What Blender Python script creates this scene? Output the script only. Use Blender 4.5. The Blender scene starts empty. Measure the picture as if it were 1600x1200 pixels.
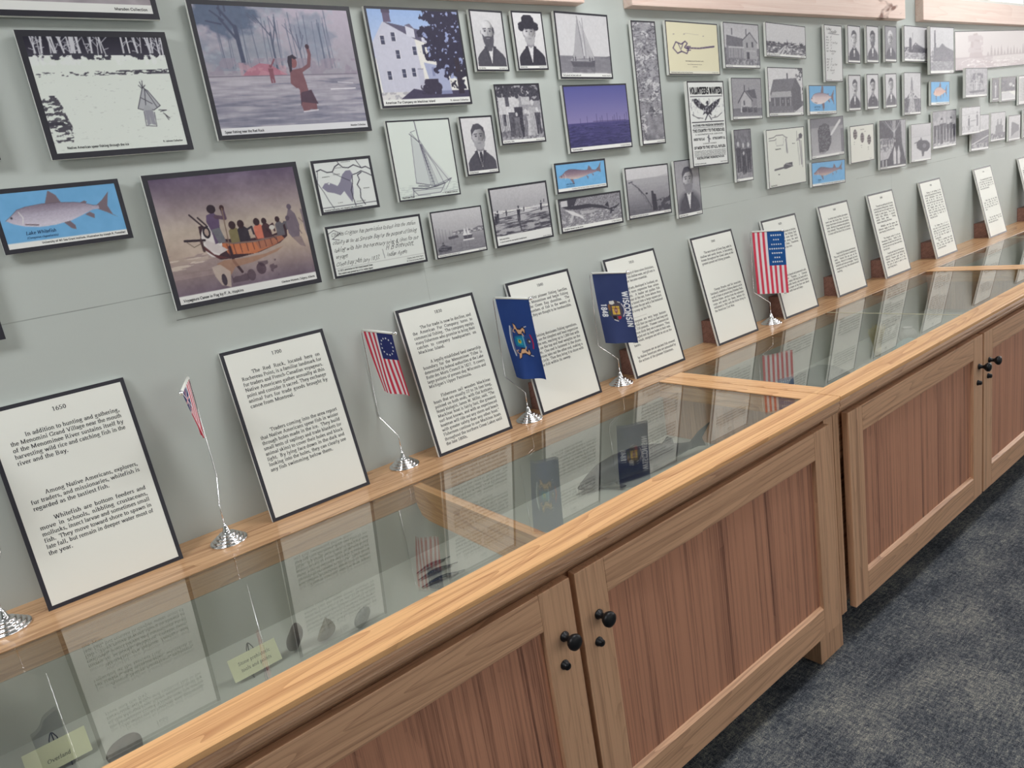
import bpy, bmesh, math, random
import numpy as np
from mathutils import Vector, Matrix
R_ = math.radians
PI = math.pi
random.seed(7)
SC = bpy.context.scene
COL = SC.collection

# ---------------------------------------------------------------- camera
cam_d = bpy.data.cameras.new('camera')
cam = bpy.data.objects.new('camera', cam_d)
COL.objects.link(cam)
cam_d.sensor_fit = 'HORIZONTAL'
cam_d.sensor_width = 36.0
cam_d.lens = 1104.86 / 1600 * 36.0
cam_d.clip_start = 0.02
cam_d.clip_end = 60
CD, CH = 1.75, 1.4352                 # distance from the wall, eye height
_y, _t, _r = -0.63009124, 1.32576919, -0.16302395
cam.matrix_world = Matrix.Translation((0, -CD, CH)) @ (Matrix.Rotation(_y, 4, 'Z') @ Matrix.Rotation(_t, 4, 'X') @ Matrix.Rotation(_r, 4, 'Z'))
SC.camera = cam

# ---------------------------------------------------------------- colour management, world, lights
SC.view_settings.view_transform = 'Standard'
SC.view_settings.look = 'None'
SC.view_settings.gamma = 1.0
SC.view_settings.use_curve_mapping = False
SC.view_settings.exposure = 0.18
world = bpy.data.worlds.new('world')
SC.world = world
world.use_nodes = True
_bg = world.node_tree.nodes['Background']
_bg.inputs[0].default_value = (1.0, 0.985, 0.97, 1)
_bg.inputs[1].default_value = 2.0

def area(name, loc, rot, sx, sy, power, color=(1, 1, 1)):
    d = bpy.data.lights.new(name, 'AREA')
    d.shape = 'RECTANGLE'; d.size = sx; d.size_y = sy; d.energy = power; d.color = color
    o = bpy.data.objects.new(name, d); COL.objects.link(o)
    o.location = loc; o.rotation_euler = rot
    return o
ROOM_X0, ROOM_X1, ROOM_Y, ROOM_Z = -3.2, 9.2, -5.2, 2.8
# ceiling panels: (x, y, watts)
CEIL = [(-1.3, -1.0, 30), (1.6, -1.0, 16), (4.5, -1.0, 15), (7.4, -1.0, 18), (0.2, -3.9, 4), (3.4, -3.9, 4), (6.8, -3.9, 6)]
for _x, _yy, _p in CEIL:
    area('ceiling_panel_light', (_x, _yy, ROOM_Z - 0.09), (0, 0, 0), 1.1, 0.5, _p, (0.975, 0.985, 1.0))
area('end_window_daylight', (ROOM_X1 - 0.12, -2.0, 1.55), (0, R_(90), 0), 1.6, 2.6, 50, (1.0, 0.93, 0.91))
area('front_window_daylight', (2.6, ROOM_Y + 0.12, 1.6), (R_(90), 0, 0), 4.4, 1.4, 5, (0.93, 0.97, 1.0))

# ---------------------------------------------------------------- tags
def tag(o, label=None, cat=None, group=None, kind=None):
    if label: o['label'] = label
    if cat: o['category'] = cat
    if group: o['group'] = group
    if kind: o['kind'] = kind
    return o
def empty(name, loc=(0, 0, 0), rz=0, label=None, cat=None, group=None, rot=None):
    o = bpy.data.objects.new(name, None); COL.objects.link(o)
    o.location = loc
    o.rotation_euler = rot if rot else (0, 0, rz)
    o.empty_display_size = 0.05
    return tag(o, label, cat, group)
def children(o): return [c for c in bpy.data.objects if c.parent == o]
def copy_tree(o, parent=None):
    c = o.copy(); COL.objects.link(c); c.parent = parent
    for ch in KIDS.get(o.name, []):
        copy_tree(ch, c)
    return c
KIDS = {}

def srgb(c):
    c = np.asarray(c, float)
    return np.where(c <= 0.04045, c / 12.92, ((np.clip(c, 0, 1) + 0.055) / 1.055) ** 2.4)
def rgb(r, g, b): return tuple(srgb([r / 255, g / 255, b / 255])) + (1,)

# ---------------------------------------------------------------- materials
def mat(name, col=(0.8, 0.8, 0.8, 1), rough=0.5, metal=0.0, spec=0.5, coat=0.0):
    m = bpy.data.materials.new(name); m.use_nodes = True
    b = m.node_tree.nodes['Principled BSDF']
    b.inputs['Base Color'].default_value = col
    b.inputs['Roughness'].default_value = rough
    b.inputs['Metallic'].default_value = metal
    b.inputs['Specular IOR Level'].default_value = spec
    b.inputs['Coat Weight'].default_value = coat
    return m
class NT:
    def __init__(s, m): s.t = m.node_tree; s.b = s.t.nodes['Principled BSDF']
    def n(s, typ, **kw):
        o = s.t.nodes.new(typ)
        for k, v in kw.items():
            if k.startswith('i_'):
                key = k[2:]
                o.inputs[int(key) if key.isdigit() else key.replace('_', ' ')].default_value = v
            else: setattr(o, k, v)
        return o
    def l(s, a, b): s.t.links.new(a, b)
    def coord(s, scale=(1, 1, 1), kind='Object', rot=(0, 0, 0)):
        c = s.n('ShaderNodeTexCoord'); mp = s.n('ShaderNodeMapping')
        mp.inputs['Scale'].default_value = scale; mp.inputs['Rotation'].default_value = rot
        s.l(c.outputs[kind], mp.inputs[0]); return mp.outputs[0]
    def noise(s, v, scale, detail=3, rough=0.5, dist=0.0):
        o = s.n('ShaderNodeTexNoise', i_Scale=scale, i_Detail=detail, i_Roughness=rough, i_Distortion=dist)
        s.l(v, o.inputs['Vector']); return o.outputs['Fac']
    def math(s, op, a, b=None, c=None, clamp=False):
        o = s.n('ShaderNodeMath', operation=op, use_clamp=clamp)
        for i, x in enumerate((a, b, c)):
            if x is None: continue
            if isinstance(x, (int, float)): o.inputs[i].default_value = x
            else: s.l(x, o.inputs[i])
        return o.outputs[0]
    def ramp(s, f, stops):
        o = s.n('ShaderNodeValToRGB'); e = o.color_ramp.elements
        while len(e) < len(stops): e.new(0.5)
        for el, (p, c) in zip(e, stops): el.position = p; el.color = c
        s.l(f, o.inputs[0]); return o.outputs[0]
    def mix(s, f, a, b, mode='MIX'):
        o = s.n('ShaderNodeMix', data_type='RGBA', blend_type=mode)
        for i, x in ((0, f), (6, a), (7, b)):
            if isinstance(x, (int, float)): o.inputs[i].default_value = x
            elif isinstance(x, tuple): o.inputs[i].default_value = x
            else: s.l(x, o.inputs[i])
        return o.outputs[2]
    def bump(s, h, strength=0.2, dist=0.001):
        o = s.n('ShaderNodeBump', i_Strength=strength, i_Distance=dist)
        s.l(h, o.inputs['Height']); s.l(o.outputs[0], s.b.inputs['Normal'])

def wood(name, light, dark, axis, rough=0.38, ring=26.0, knots=False, contrast=1.0, fig=1.0, streak=1.0):
    """oak: growth-ring figure, long streaks and open pores, all running along `axis`"""
    m = mat(name, light, rough); N = NT(m)
    def sc(across, along):
        v = [across] * 3; v['xyz'.index(axis)] = along; return tuple(v)
    n1 = N.noise(N.coord(sc(4.2, 0.38)), 1.6, 2, 0.45, 0.3)
    rg = N.math('FRACT', N.math('MULTIPLY', n1, ring))
    rg = N.math('POWER', rg, 3.0)
    pores = N.noise(N.coord(sc(170.0, 4.5)), 3.0, 2, 0.6)
    pores = N.math('MULTIPLY', N.math('SUBTRACT', pores, 0.50, clamp=True), 4.5, clamp=True)
    band = N.noise(N.coord(sc(34.0, 0.35)), 1.5, 3, 0.6)
    wide = N.noise(N.coord(sc(7.0, 0.3)), 1.3, 2, 0.5)
    f = N.math('ADD', N.math('MULTIPLY', rg, 0.50 * contrast * fig), N.math('MULTIPLY', pores, 0.30 * contrast), clamp=True)
    f = N.math('ADD', f, N.math('MULTIPLY', N.math('SUBTRACT', band, 0.47), 1.5 * contrast * streak), clamp=True)
    f = N.math('ADD', f, N.math('MULTIPLY', N.math('SUBTRACT', wide, 0.5), 0.8 * contrast * streak), clamp=True)
    fine = N.noise(N.coord(sc(110.0, 0.5)), 1.6, 3, 0.65)
    f = N.math('ADD', f, N.math('MULTIPLY', N.math('SUBTRACT', fine, 0.5), 1.5 * contrast * streak), clamp=True)
    c = N.mix(f, light, dark)
    if knots:
        k = N.noise(N.coord((1.1, 3.0, 4.5)), 1.7, 3, 0.6, 1.5)
        k = N.math('MULTIPLY', N.math('SUBTRACT', k, 0.63, clamp=True), 14.0, clamp=True)
        c = N.mix(k, c, rgb(120, 72, 50))
    N.l(c, N.b.inputs['Base Color'])
    N.bump(pores, 0.12, 0.0006)
    return m

M = {}
M['oak_top_x'] = wood('oak_top_long', rgb(236, 184, 130), rgb(172, 114, 72), 'x', 0.27, ring=22, contrast=.9)
M['oak_top_y'] = wood('oak_top_cross', rgb(236, 184, 130), rgb(172, 114, 72), 'y', 0.27, ring=22, contrast=.9)
M['oak_ledge_shaded'] = wood('oak_ledge_shaded', rgb(208, 166, 124), rgb(142, 100, 70), 'x', 0.25, ring=22, contrast=.9)  # same oak as the top; weaker light near the wall put into its colour
M['oak_x'] = wood('oak_rail', rgb(212, 168, 134), rgb(136, 96, 72), 'x', 0.42, contrast=.9)
M['oak_z'] = wood('oak_stile', rgb(212, 168, 134), rgb(136, 96, 72), 'z', 0.42, contrast=.9, fig=.5)
M['panel_z'] = wood('oak_panel_veneer', rgb(198, 142, 114), rgb(92, 52, 42), 'z', 0.45, ring=15, contrast=1.0, fig=.3, streak=1.5)
M['block'] = wood('block_wood', rgb(150, 110, 98), rgb(104, 72, 62), 'x', 0.6)
M['pine'] = wood('pine_board', rgb(238, 214, 202), rgb(214, 176, 160), 'x', 0.5, ring=9, knots=True, contrast=0.7)
M['foam_edge'] = mat('foam_board', rgb(236, 238, 234), 0.6)
M['black'] = mat('black_border', rgb(34, 33, 44), 0.45)
M['knob'] = mat('black_knob_metal', rgb(14, 15, 20), 0.42, 0.3)
M['chrome'] = mat('chrome', (0.86, 0.86, 0.88, 1), 0.07, 1.0)
M['case_in'] = mat('case_lining', rgb(174, 176, 165), 0.7)
M['white_plastic'] = mat('white_plastic', rgb(235, 236, 230), 0.35)
M['frame_white'] = mat('window_frame_white', rgb(225, 224, 218), 0.5)
M['joint'] = mat('joint_strip', rgb(196, 190, 158), 0.5)
M['card'] = mat('card_paper', rgb(226, 228, 190), 0.7)
M['wire'] = mat('easel_wire', rgb(70, 70, 68), 0.4, 0.8)

def m_attr(name, rough, trans=0.0, spec=0.5):
    m = mat(name, rough=rough, spec=spec); N = NT(m)
    a = N.n('ShaderNodeAttribute', attribute_name='Col')
    N.l(a.outputs['Color'], N.b.inputs['Base Color'])
    return m
M['print'] = m_attr('printed_sheet', 0.55, spec=0.35)
M['cloth'] = m_attr('printed_flag_cloth', 0.75, spec=0.2)

def m_glass():
    m = bpy.data.materials.new('case_glass'); m.use_nodes = True
    t = m.node_tree; t.nodes.clear()
    o = t.nodes.new('ShaderNodeOutputMaterial'); mx = t.nodes.new('ShaderNodeMixShader')
    tr = t.nodes.new('ShaderNodeBsdfTransparent'); tr.inputs[0].default_value = (0.975, 0.985, 0.975, 1)
    gl = t.nodes.new('ShaderNodeBsdfGlossy'); gl.inputs['Roughness'].default_value = 0.0
    fr = t.nodes.new('ShaderNodeFresnel')
    ge = t.nodes.new('ShaderNodeNewGeometry'); mi = t.nodes.new('ShaderNodeMath'); mi.operation = 'MULTIPLY_ADD'   # same index on both faces of the pane
    mi.inputs[1].default_value = 1 / 2.05 - 2.05; mi.inputs[2].default_value = 2.05
    t.links.new(ge.outputs['Backfacing'], mi.inputs[0]); t.links.new(mi.outputs[0], fr.inputs[0])
    t.links.new(fr.outputs[0], mx.inputs[0]); t.links.new(tr.outputs[0], mx.inputs[1])
    t.links.new(gl.outputs[0], mx.inputs[2]); t.links.new(mx.outputs[0], o.inputs[0])
    return m
M['glass'] = m_glass()

def m_wall():
    m = mat('wall_paint', rgb(182, 186, 180), 0.62); N = NT(m)
    c = N.n('ShaderNodeTexCoord'); sp = N.n('ShaderNodeSeparateXYZ'); N.l(c.outputs['Object'], sp.inputs[0])
    X, Z = sp.outputs[0], sp.outputs[2]
    w = N.noise(N.coord((1.4, 1, 1)), 1.2, 2)
    brk = N.noise(N.coord((3, 1, 1)), 2.0, 2)
    tot = None
    def seg(axis, at, lo, hi):
        a, b = (Z, X) if axis == 'h' else (X, Z)
        d = N.math('ABSOLUTE', N.math('SUBTRACT', a, N.math('ADD', at - 0.006, N.math('MULTIPLY', w, 0.012))))
        k = N.math('LESS_THAN', d, 0.0011)
        k = N.math('MULTIPLY', k, N.math('GREATER_THAN', b, lo)); k = N.math('MULTIPLY', k, N.math('LESS_THAN', b, hi))
        return k
    for s_ in (('h', 1.367, -3, 0.42), ('h', 1.303, 0.37, 3.35), ('h', 1.382, 2.25, 2.6), ('h', 1.294, 3.5, 8), ('v', 3.86, 0.8, 2.0), ('v', 1.04, 1.1, 1.42)):
        k = seg(*s_); tot = k if tot is None else N.math('MAXIMUM', tot, k)
    tot = N.math('MULTIPLY', tot, N.math('MULTIPLY', N.math('SUBTRACT', brk, 0.35, clamp=True), 2.4, clamp=True))
    big = N.noise(N.coord((1, 1, 1)), 3.0, 3)
    base = N.mix(big, rgb(181, 187, 183), rgb(187, 193, 189))
    cc = N.mix(tot, base, rgb(120, 124, 120))
    N.l(cc, N.b.inputs['Base Color'])
    N.bump(N.noise(N.coord((1, 1, 1)), 240, 2), 0.08, 0.0008)
    return m
M['wall'] = m_wall()
M['plain_wall'] = mat('plain_wall_paint', rgb(186, 190, 184), 0.7)
M['ceil'] = mat('ceiling_paint', rgb(214, 212, 208), 0.8)

def m_carpet():
    m = mat('carpet', rgb(90, 95, 104), 0.95, spec=0.1); N = NT(m)
    big = N.noise(N.coord((1.6, 2.6, 1)), 2.6, 4, 0.55)
    tx = N.noise(N.coord((26, 150, 1)), 1.0, 2, 0.7)
    ty = N.noise(N.coord((190, 24, 1)), 1.0, 2, 0.7)
    fine = N.noise(N.coord((1, 1, 1)), 330, 2, 0.7)
    mid = N.noise(N.coord((1, 1, 1)), 90, 2, 0.6)
    f = N.math('ADD', N.math('MULTIPLY', N.math('SUBTRACT', big, 0.5), 1.4), 0.39)
    for t_, k_ in ((tx, 1.1), (ty, 1.0), (fine, 2.2), (mid, 1.1)): f = N.math('ADD', f, N.math('MULTIPLY', N.math('SUBTRACT', t_, 0.5), k_))
    f = N.math('MAXIMUM', N.math('MINIMUM', f, 1.0), 0.0)
    c = N.ramp(f, [(0.0, rgb(52, 56, 64)), (0.40, rgb(88, 92, 98)), (0.70, rgb(118, 119, 117)), (1.0, rgb(156, 154, 144))])
    N.l(c, N.b.inputs['Base Color'])
    N.bump(fine, 0.5, 0.003)
    return m
M['carpet'] = m_carpet()
def m_emit(name, col, s):
    m = bpy.data.materials.new(name); m.use_nodes = True
    b = m.node_tree.nodes['Principled BSDF']
    b.inputs['Emission Color'].default_value = col; b.inputs['Emission Strength'].default_value = s
    b.inputs['Base Color'].default_value = col
    return m
M['lamp'] = m_emit('lamp_diffuser', (1, 0.98, 0.95, 1), 3.0)

# ---------------------------------------------------------------- mesh helpers
def obj(name, verts, faces, m, parent=None, smooth=False, loc=None):
    me = bpy.data.meshes.new(name); me.from_pydata([tuple(v) for v in verts], [], faces); me.update()
    me.materials.append(m)
    if smooth:
        me.polygons.foreach_set('use_smooth', [True] * len(me.polygons))
    o = bpy.data.objects.new(name, me); COL.objects.link(o)
    if parent is not None: o.parent = parent; KIDS.setdefault(parent.name, []).append(o)
    if loc: o.location = loc
    return o
class MB:
    """collects boxes, tubes and lathes into one mesh"""
    def __init__(s): s.v = []; s.f = []; s.sm = []
    def add(s, v, f, sm=False):
        k = len(s.v); s.v += [tuple(p) for p in v]; s.f += [tuple(i + k for i in q) for q in f]; s.sm += [sm] * len(f); return s
    def box(s, x0, x1, y0, y1, z0, z1, bev=0.0):
        if bev <= 0:
            v = [(x, y, z) for z in (z0, z1) for y in (y0, y1) for x in (x0, x1)]
            return s.add(v, [(0, 2, 3, 1), (4, 5, 7, 6), (0, 1, 5, 4), (2, 6, 7, 3), (0, 4, 6, 2), (1, 3, 7, 5)])
        bm = bmesh.new()
        r = bmesh.ops.create_cube(bm, size=1)
        for p in bm.verts:
            p.co = Vector(((x0 + x1) / 2 + p.co.x * (x1 - x0), (y0 + y1) / 2 + p.co.y * (y1 - y0), (z0 + z1) / 2 + p.co.z * (z1 - z0)))
        bmesh.ops.bevel(bm, geom=list(bm.edges), offset=bev, segments=2, affect='EDGES', profile=0.6)
        bm.verts.index_update()
        s.add([p.co[:] for p in bm.verts], [[q.index for q in f.verts] for f in bm.faces]); bm.free(); return s
    def tube(s, pts, r, n=8):
        pts = [Vector(p) for p in pts]; rings = []; up = Vector((0.13, 0.37, 0.92))
        for i, p in enumerate(pts):
            d = (pts[min(i + 1, len(pts) - 1)] - pts[max(i - 1, 0)]).normalized()
            a = d.cross(up)
            if a.length < 0.05: a = d.cross(Vector((1, 0, 0)))
            a.normalize(); b = d.cross(a)
            rr = r[i] if isinstance(r, (list, tuple)) else r
            rings.append([p + (a * math.cos(2 * PI * k / n) + b * math.sin(2 * PI * k / n)) * rr for k in range(n)])
        v = [q for ring in rings for q in ring]; f = []
        for i in range(len(pts) - 1):
            for k in range(n):
                f.append((i * n + k, i * n + (k + 1) % n, (i + 1) * n + (k + 1) % n, (i + 1) * n + k))
        f.append(tuple(range(n - 1, -1, -1))); f.append(tuple((len(pts) - 1) * n + k for k in range(n)))
        return s.add(v, f, True)
    def lathe(s, prof, n=32, axis='z', at=(0, 0, 0)):
        v = []; f = []
        for r, h in prof:
            for k in range(n):
                a = 2 * PI * k / n; x, y = r * math.cos(a), r * math.sin(a)
                v.append((at[0] + x, at[1] + y, at[2] + h) if axis == 'z' else (at[0] + x, at[1] - h, at[2] + y))
        for i in range(len(prof) - 1):
            for k in range(n):
                f.append((i * n + k, i * n + (k + 1) % n, (i + 1) * n + (k + 1) % n, (i + 1) * n + k))
        f.append(tuple(range(n - 1, -1, -1))); f.append(tuple((len(prof) - 1) * n + k for k in range(n)))
        return s.add(v, f, True)
    def prism_x(s, prof, x0, x1, sm=False):
        """profile of (y, z) extruded along x"""
        n = len(prof); v = [(x0, y, z) for y, z in prof] + [(x1, y, z) for y, z in prof]
        f = [(k, (k + 1) % n, n + (k + 1) % n, n + k) for k in range(n)] + [tuple(range(n - 1, -1, -1)), tuple(range(n, 2 * n))]
        return s.add(v, f, sm)
    def build(s, name, m, parent=None, loc=None):
        o = obj(name, s.v, s.f, m, parent, loc=loc)
        o.data.polygons.foreach_set('use_smooth', s.sm)
        bm = bmesh.new(); bm.from_mesh(o.data); bmesh.ops.recalc_face_normals(bm, faces=bm.faces); bm.to_mesh(o.data); bm.free()
        return o

# ---------------------------------------------------------------- stroke lettering (serif and plain), drawn as small flat quads
# l x0 y0 x1 y1 = stroke, a cx cy rx ry a0 a1 = arc, s x y half-width = serif, d x y = dot   (hundredths of an em)
GL = {
'a': (44, 'a 20 32 14 12 20 170;l 34 34 34 6;a 38 6 4 5 180 300;a 20 13 14 12 60 360'), 'b': (50, 'l 12 68 12 2;a 26 22 16 23 -150 150;s 8 68 5'),
'c': (44, 'a 24 22 18 23 45 315'), 'd': (50, 'l 36 68 36 2;a 22 22 16 23 30 330;s 32 68 5;s 40 1 5'), 'e': (44, 'a 23 22 17 23 0 320;l 7 24 39 24'),
'f': (33, 'l 13 56 13 1;a 23 56 10 11 60 180;l 3 44 27 44;s 14 1 10'), 'g': (50, 'a 22 30 14 14 0 360;l 34 43 45 43;a 14 14 5 5 80 250;l 14 8 34 6;a 23 -10 19 11 -200 60'),
'h': (50, 'l 11 68 11 1;a 24 31 14 13 10 150;l 38 32 38 1;s 7 68 5;s 12 1 9;s 38 1 9'), 'i': (28, 'l 14 44 14 1;s 10 44 5;s 14 1 10;d 14 62'),
'j': (28, 'l 16 44 16 -12;a 8 -12 8 9 240 360;s 12 44 5;d 16 62'), 'k': (50, 'l 12 68 12 1;l 12 20 36 44;l 20 26 42 1;s 8 68 5;s 12 1 9;s 36 44 8;s 43 1 7'),
'l': (28, 'l 14 68 14 1;s 10 68 5;s 14 1 10'), 'm': (78, 'l 12 44 12 1;a 25 32 13 12 10 150;l 38 33 38 1;a 51 32 13 12 10 150;l 64 33 64 1;s 8 44 5;s 12 1 9;s 38 1 9;s 65 1 9'),
'n': (50, 'l 12 44 12 1;a 25 31 13 13 10 150;l 38 32 38 1;s 8 44 5;s 12 1 9;s 38 1 9'), 'o': (50, 'a 25 22 19 23 0 360'),
'p': (50, 'l 12 44 12 -20;a 26 22 16 23 -150 150;s 8 44 5;s 12 -21 9'), 'q': (50, 'l 37 44 37 -20;a 22 22 16 23 30 330;s 37 -21 9'),
'r': (33, 'l 12 44 12 1;a 23 34 10 10 40 160;s 8 44 5;s 13 1 10'), 's': (39, 'a 19 33 12 11 20 250;a 19 11 13 11 -160 80;l 14 24 24 20'),
't': (28, 'l 13 57 13 9;a 21 9 8 9 180 310;l 3 43 25 43'), 'u': (50, 'l 11 44 11 14;a 24 14 13 13 180 350;l 38 44 38 1;s 7 44 5;s 34 44 5;s 42 1 5'),
'v': (50, 'l 8 44 26 1;l 26 1 43 44;s 9 44 8;s 42 44 7'), 'w': (72, 'l 6 44 22 1;l 22 1 36 40;l 36 40 51 1;l 51 1 66 44;s 7 44 7;s 35 44 7;s 66 44 6'),
'x': (50, 'l 7 44 42 1;l 42 44 8 1;s 9 44 8;s 41 44 7;s 9 1 8;s 41 1 8'), 'y': (50, 'l 8 44 27 2;l 43 44 20 -18;a 14 -16 6 5 200 340;s 9 44 8;s 42 44 7'),
'z': (44, 'l 6 43 38 43;l 38 43 6 2;l 6 2 39 2'),
'A': (72, 'l 12 1 36 66;l 36 66 60 1;l 20 22 51 22;s 11 1 9;s 60 1 10'), 'B': (67, 'l 16 65 16 1;a 30 49 18 16 -90 90;a 32 17 22 17 -90 90;l 7 65 30 65;l 16 33 30 33;l 7 1 32 1'),
'C': (67, 'a 35 33 28 33 40 320;l 58 65 58 48'), 'D': (72, 'l 16 65 16 1;a 30 33 34 32 -90 90;l 7 65 30 65;l 7 1 30 1'), 'E': (61, 'l 16 65 16 1;l 7 65 53 65;l 16 34 42 34;l 7 1 55 1;l 53 65 54 52;l 55 1 58 15;l 42 40 42 27'),
'F': (56, 'l 16 65 16 1;l 7 65 52 65;l 16 34 40 34;s 17 1 11;l 52 65 53 52;l 40 40 40 27'), 'G': (72, 'a 36 33 29 33 40 330;l 61 28 61 6;s 60 29 9;l 59 65 59 48'),
'H': (72, 'l 16 65 16 1;l 56 65 56 1;l 16 34 56 34;s 16 65 11;s 56 65 11;s 16 1 11;s 56 1 11'), 'I': (33, 'l 17 65 17 1;s 17 65 12;s 17 1 12'),
'J': (39, 'l 23 65 23 14;a 13 12 10 12 210 360;s 23 65 12'), 'K': (72, 'l 16 65 16 1;l 16 30 56 65;l 28 40 60 1;s 16 65 11;s 16 1 11;s 55 65 9;s 60 1 11'),
'L': (61, 'l 16 65 16 1;s 16 65 11;l 5 1 55 1;l 55 1 59 16'), 'M': (89, 'l 16 65 16 1;l 16 65 44 4;l 44 4 72 65;l 72 65 72 1;s 11 65 6;s 78 65 6;s 15 1 8;s 73 1 10'),
'N': (72, 'l 15 65 15 1;l 15 65 58 2;l 58 65 58 1;s 10 65 7;s 58 65 10;s 15 1 10'), 'O': (72, 'a 36 33 30 33 0 360'), 'P': (56, 'l 16 65 16 1;a 28 48 22 17 -90 90;l 7 65 28 65;l 16 31 28 31;s 17 1 11'),
'Q': (72, 'a 36 33 30 33 0 360;l 36 2 60 -14'), 'R': (67, 'l 16 65 16 1;a 30 49 20 16 -90 90;l 7 65 30 65;l 16 33 32 33;l 32 33 58 1;s 16 1 11;s 60 1 7'), 'S': (56, 'a 28 49 18 16 30 260;a 28 17 20 17 -170 90;l 18 38 38 29'),
'T': (61, 'l 30 65 30 1;l 4 65 56 65;s 30 1 12;l 4 65 3 50;l 56 65 57 50'), 'U': (72, 'l 16 65 16 20;a 37 20 21 20 180 360;l 58 65 58 20;s 16 65 11;s 58 65 10'), 'V': (72, 'l 12 65 37 1;l 37 1 61 65;s 12 65 11;s 61 65 9'),
'W': (94, 'l 10 65 29 1;l 29 1 46 62;l 46 62 65 1;l 65 1 84 65;s 10 65 9;s 45 65 8;s 84 65 9'), 'X': (72, 'l 12 65 60 1;l 60 65 12 1'), 'Y': (72, 'l 12 65 36 32;l 60 65 36 32;l 36 32 36 1;s 12 65 10;s 60 65 9;s 36 1 12'), 'Z': (61, 'l 6 65 54 65;l 54 65 6 1;l 6 1 56 1'),
'0': (50, 'a 25 33 18 33 0 360'), '1': (50, 'l 26 66 26 1;l 26 66 13 58;s 26 1 12'), '2': (50, 'a 24 48 17 18 -20 170;l 40 42 7 2;l 6 2 44 2'), '3': (50, 'a 22 50 15 16 -70 160;a 22 17 18 17 -150 80'),
'4': (50, 'l 34 66 34 1;l 34 66 4 18;l 4 18 46 18'), '5': (50, 'l 14 65 42 65;l 14 65 11 38;a 22 20 19 20 -150 110'), '6': (50, 'a 25 20 18 20 0 360;a 36 22 29 44 100 190'), '7': (50, 'l 6 64 43 64;l 43 64 20 0'),
'8': (50, 'a 25 49 15 16 0 360;a 25 16 18 17 0 360'), '9': (50, 'a 25 46 18 20 0 360;a 14 44 29 44 -80 10'), '.': (25, 'd 12 4'), ',': (25, 'd 12 4;l 14 4 10 -10'), "'": (22, 'l 11 66 10 50'),
'"': (40, 'l 14 66 12 50;l 28 66 26 50'), '-': (33, 'l 5 22 28 22'), '(': (33, 'a 34 26 24 44 120 240'), ')': (33, 'a 0 26 24 44 -60 60'), '!': (30, 'l 15 66 15 18;d 15 4'), '/': (30, 'l 2 0 28 66'), ';': (26, 'd 12 40;d 12 4;l 14 4 10 -10'), ':': (26, 'd 12 40;d 12 4'), '&': (74, 'a 32 50 13 15 0 360;a 30 17 22 17 20 340;l 22 38 62 2')}
_cache = {}
def _glyph(ch, serif, tk, tn):
    key = (ch, serif, tk, tn)
    if key in _cache: return _cache[key]
    adv, prog = GL.get(ch, GL['-'])
    quads = []
    def seg(x0, y0, x1, y1):
        dx, dy = x1 - x0, y1 - y0; L = math.hypot(dx, dy)
        if L < 1e-6: return
        w = (tn + (tk - tn) * min(1, abs(dy) / L * 1.05)) / 2
        nx, ny = -dy / L * w, dx / L * w; ex, ey = dx / L * w * 0.25, dy / L * w * 0.25
        quads.append(((x0 + nx - ex, y0 + ny - ey), (x0 - nx - ex, y0 - ny - ey), (x1 - nx + ex, y1 - ny + ey), (x1 + nx + ex, y1 + ny + ey)))
    for tok in prog.split(';'):
        p = tok.split(); a = [float(q) / 100 for q in p[1:]]
        if p[0] == 'l': seg(*a)
        elif p[0] == 'a':
            cx, cy, rx, ry = a[:4]; a0, a1 = float(p[5]), float(p[6])
            n = max(3, int(abs(a1 - a0) / 40)); pr = None
            for k in range(n + 1):
                t = R_(a0 + (a1 - a0) * k / n); q = (cx + rx * 0.93 * math.cos(t), cy + ry * 0.95 * math.sin(t))
                if pr: seg(pr[0], pr[1], q[0], q[1])
                pr = q
        elif p[0] == 's' and serif:
            x, y, w = a; quads.append(((x - w, y + .016), (x - w, y - .016), (x + w, y - .016), (x + w, y + .016)))
        elif p[0] == 'd':
            x, y = a; r = max(tk, 0.09) * 0.6; quads.append(((x - r, y + r), (x - r, y - r), (x + r, y - r), (x + r, y + r)))
    _cache[key] = (adv / 100, quads)
    return _cache[key]
def text_w(s, size, xs=1.0): return sum((0.25 if c == ' ' else GL.get(c, GL['-'])[0] / 100) for c in s) * size * xs
def text(out, s, x, y, size, col, width=None, serif=True, tk=0.11, tn=0.055, xs=1.0, shear=0.0, align='l', jit=0.0, rot=0.0):
    """append quads (four 2-D points, colour) for string s with its baseline starting at x, y; width justifies the line"""
    nat = text_w(s, size, xs); sp = 0.0; k = s.count(' ')
    if width is not None and k: sp = (width - nat) / k
    if align == 'c': x -= nat / 2
    if align == 'r': x -= nat
    cr, sr = math.cos(rot), math.sin(rot); x0, y0 = x, y
    for c in s:
        if c == ' ': x += 0.25 * size * xs + sp; continue
        adv, quads = _glyph(c, serif, tk, tn)
        jy = random.uniform(-jit, jit) * size; js = 1 + random.uniform(-jit, jit) * 2
        for q in quads:
            pts = []
            for px, py in q:
                X = (px + shear * py) * size * xs * js + x - x0; Y = py * size * js + jy + (y - y0)
                pts.append((x0 + X * cr - Y * sr, y0 + X * sr + Y * cr))
            out.append((pts, col))
        x += adv * size * xs
    return x

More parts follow.
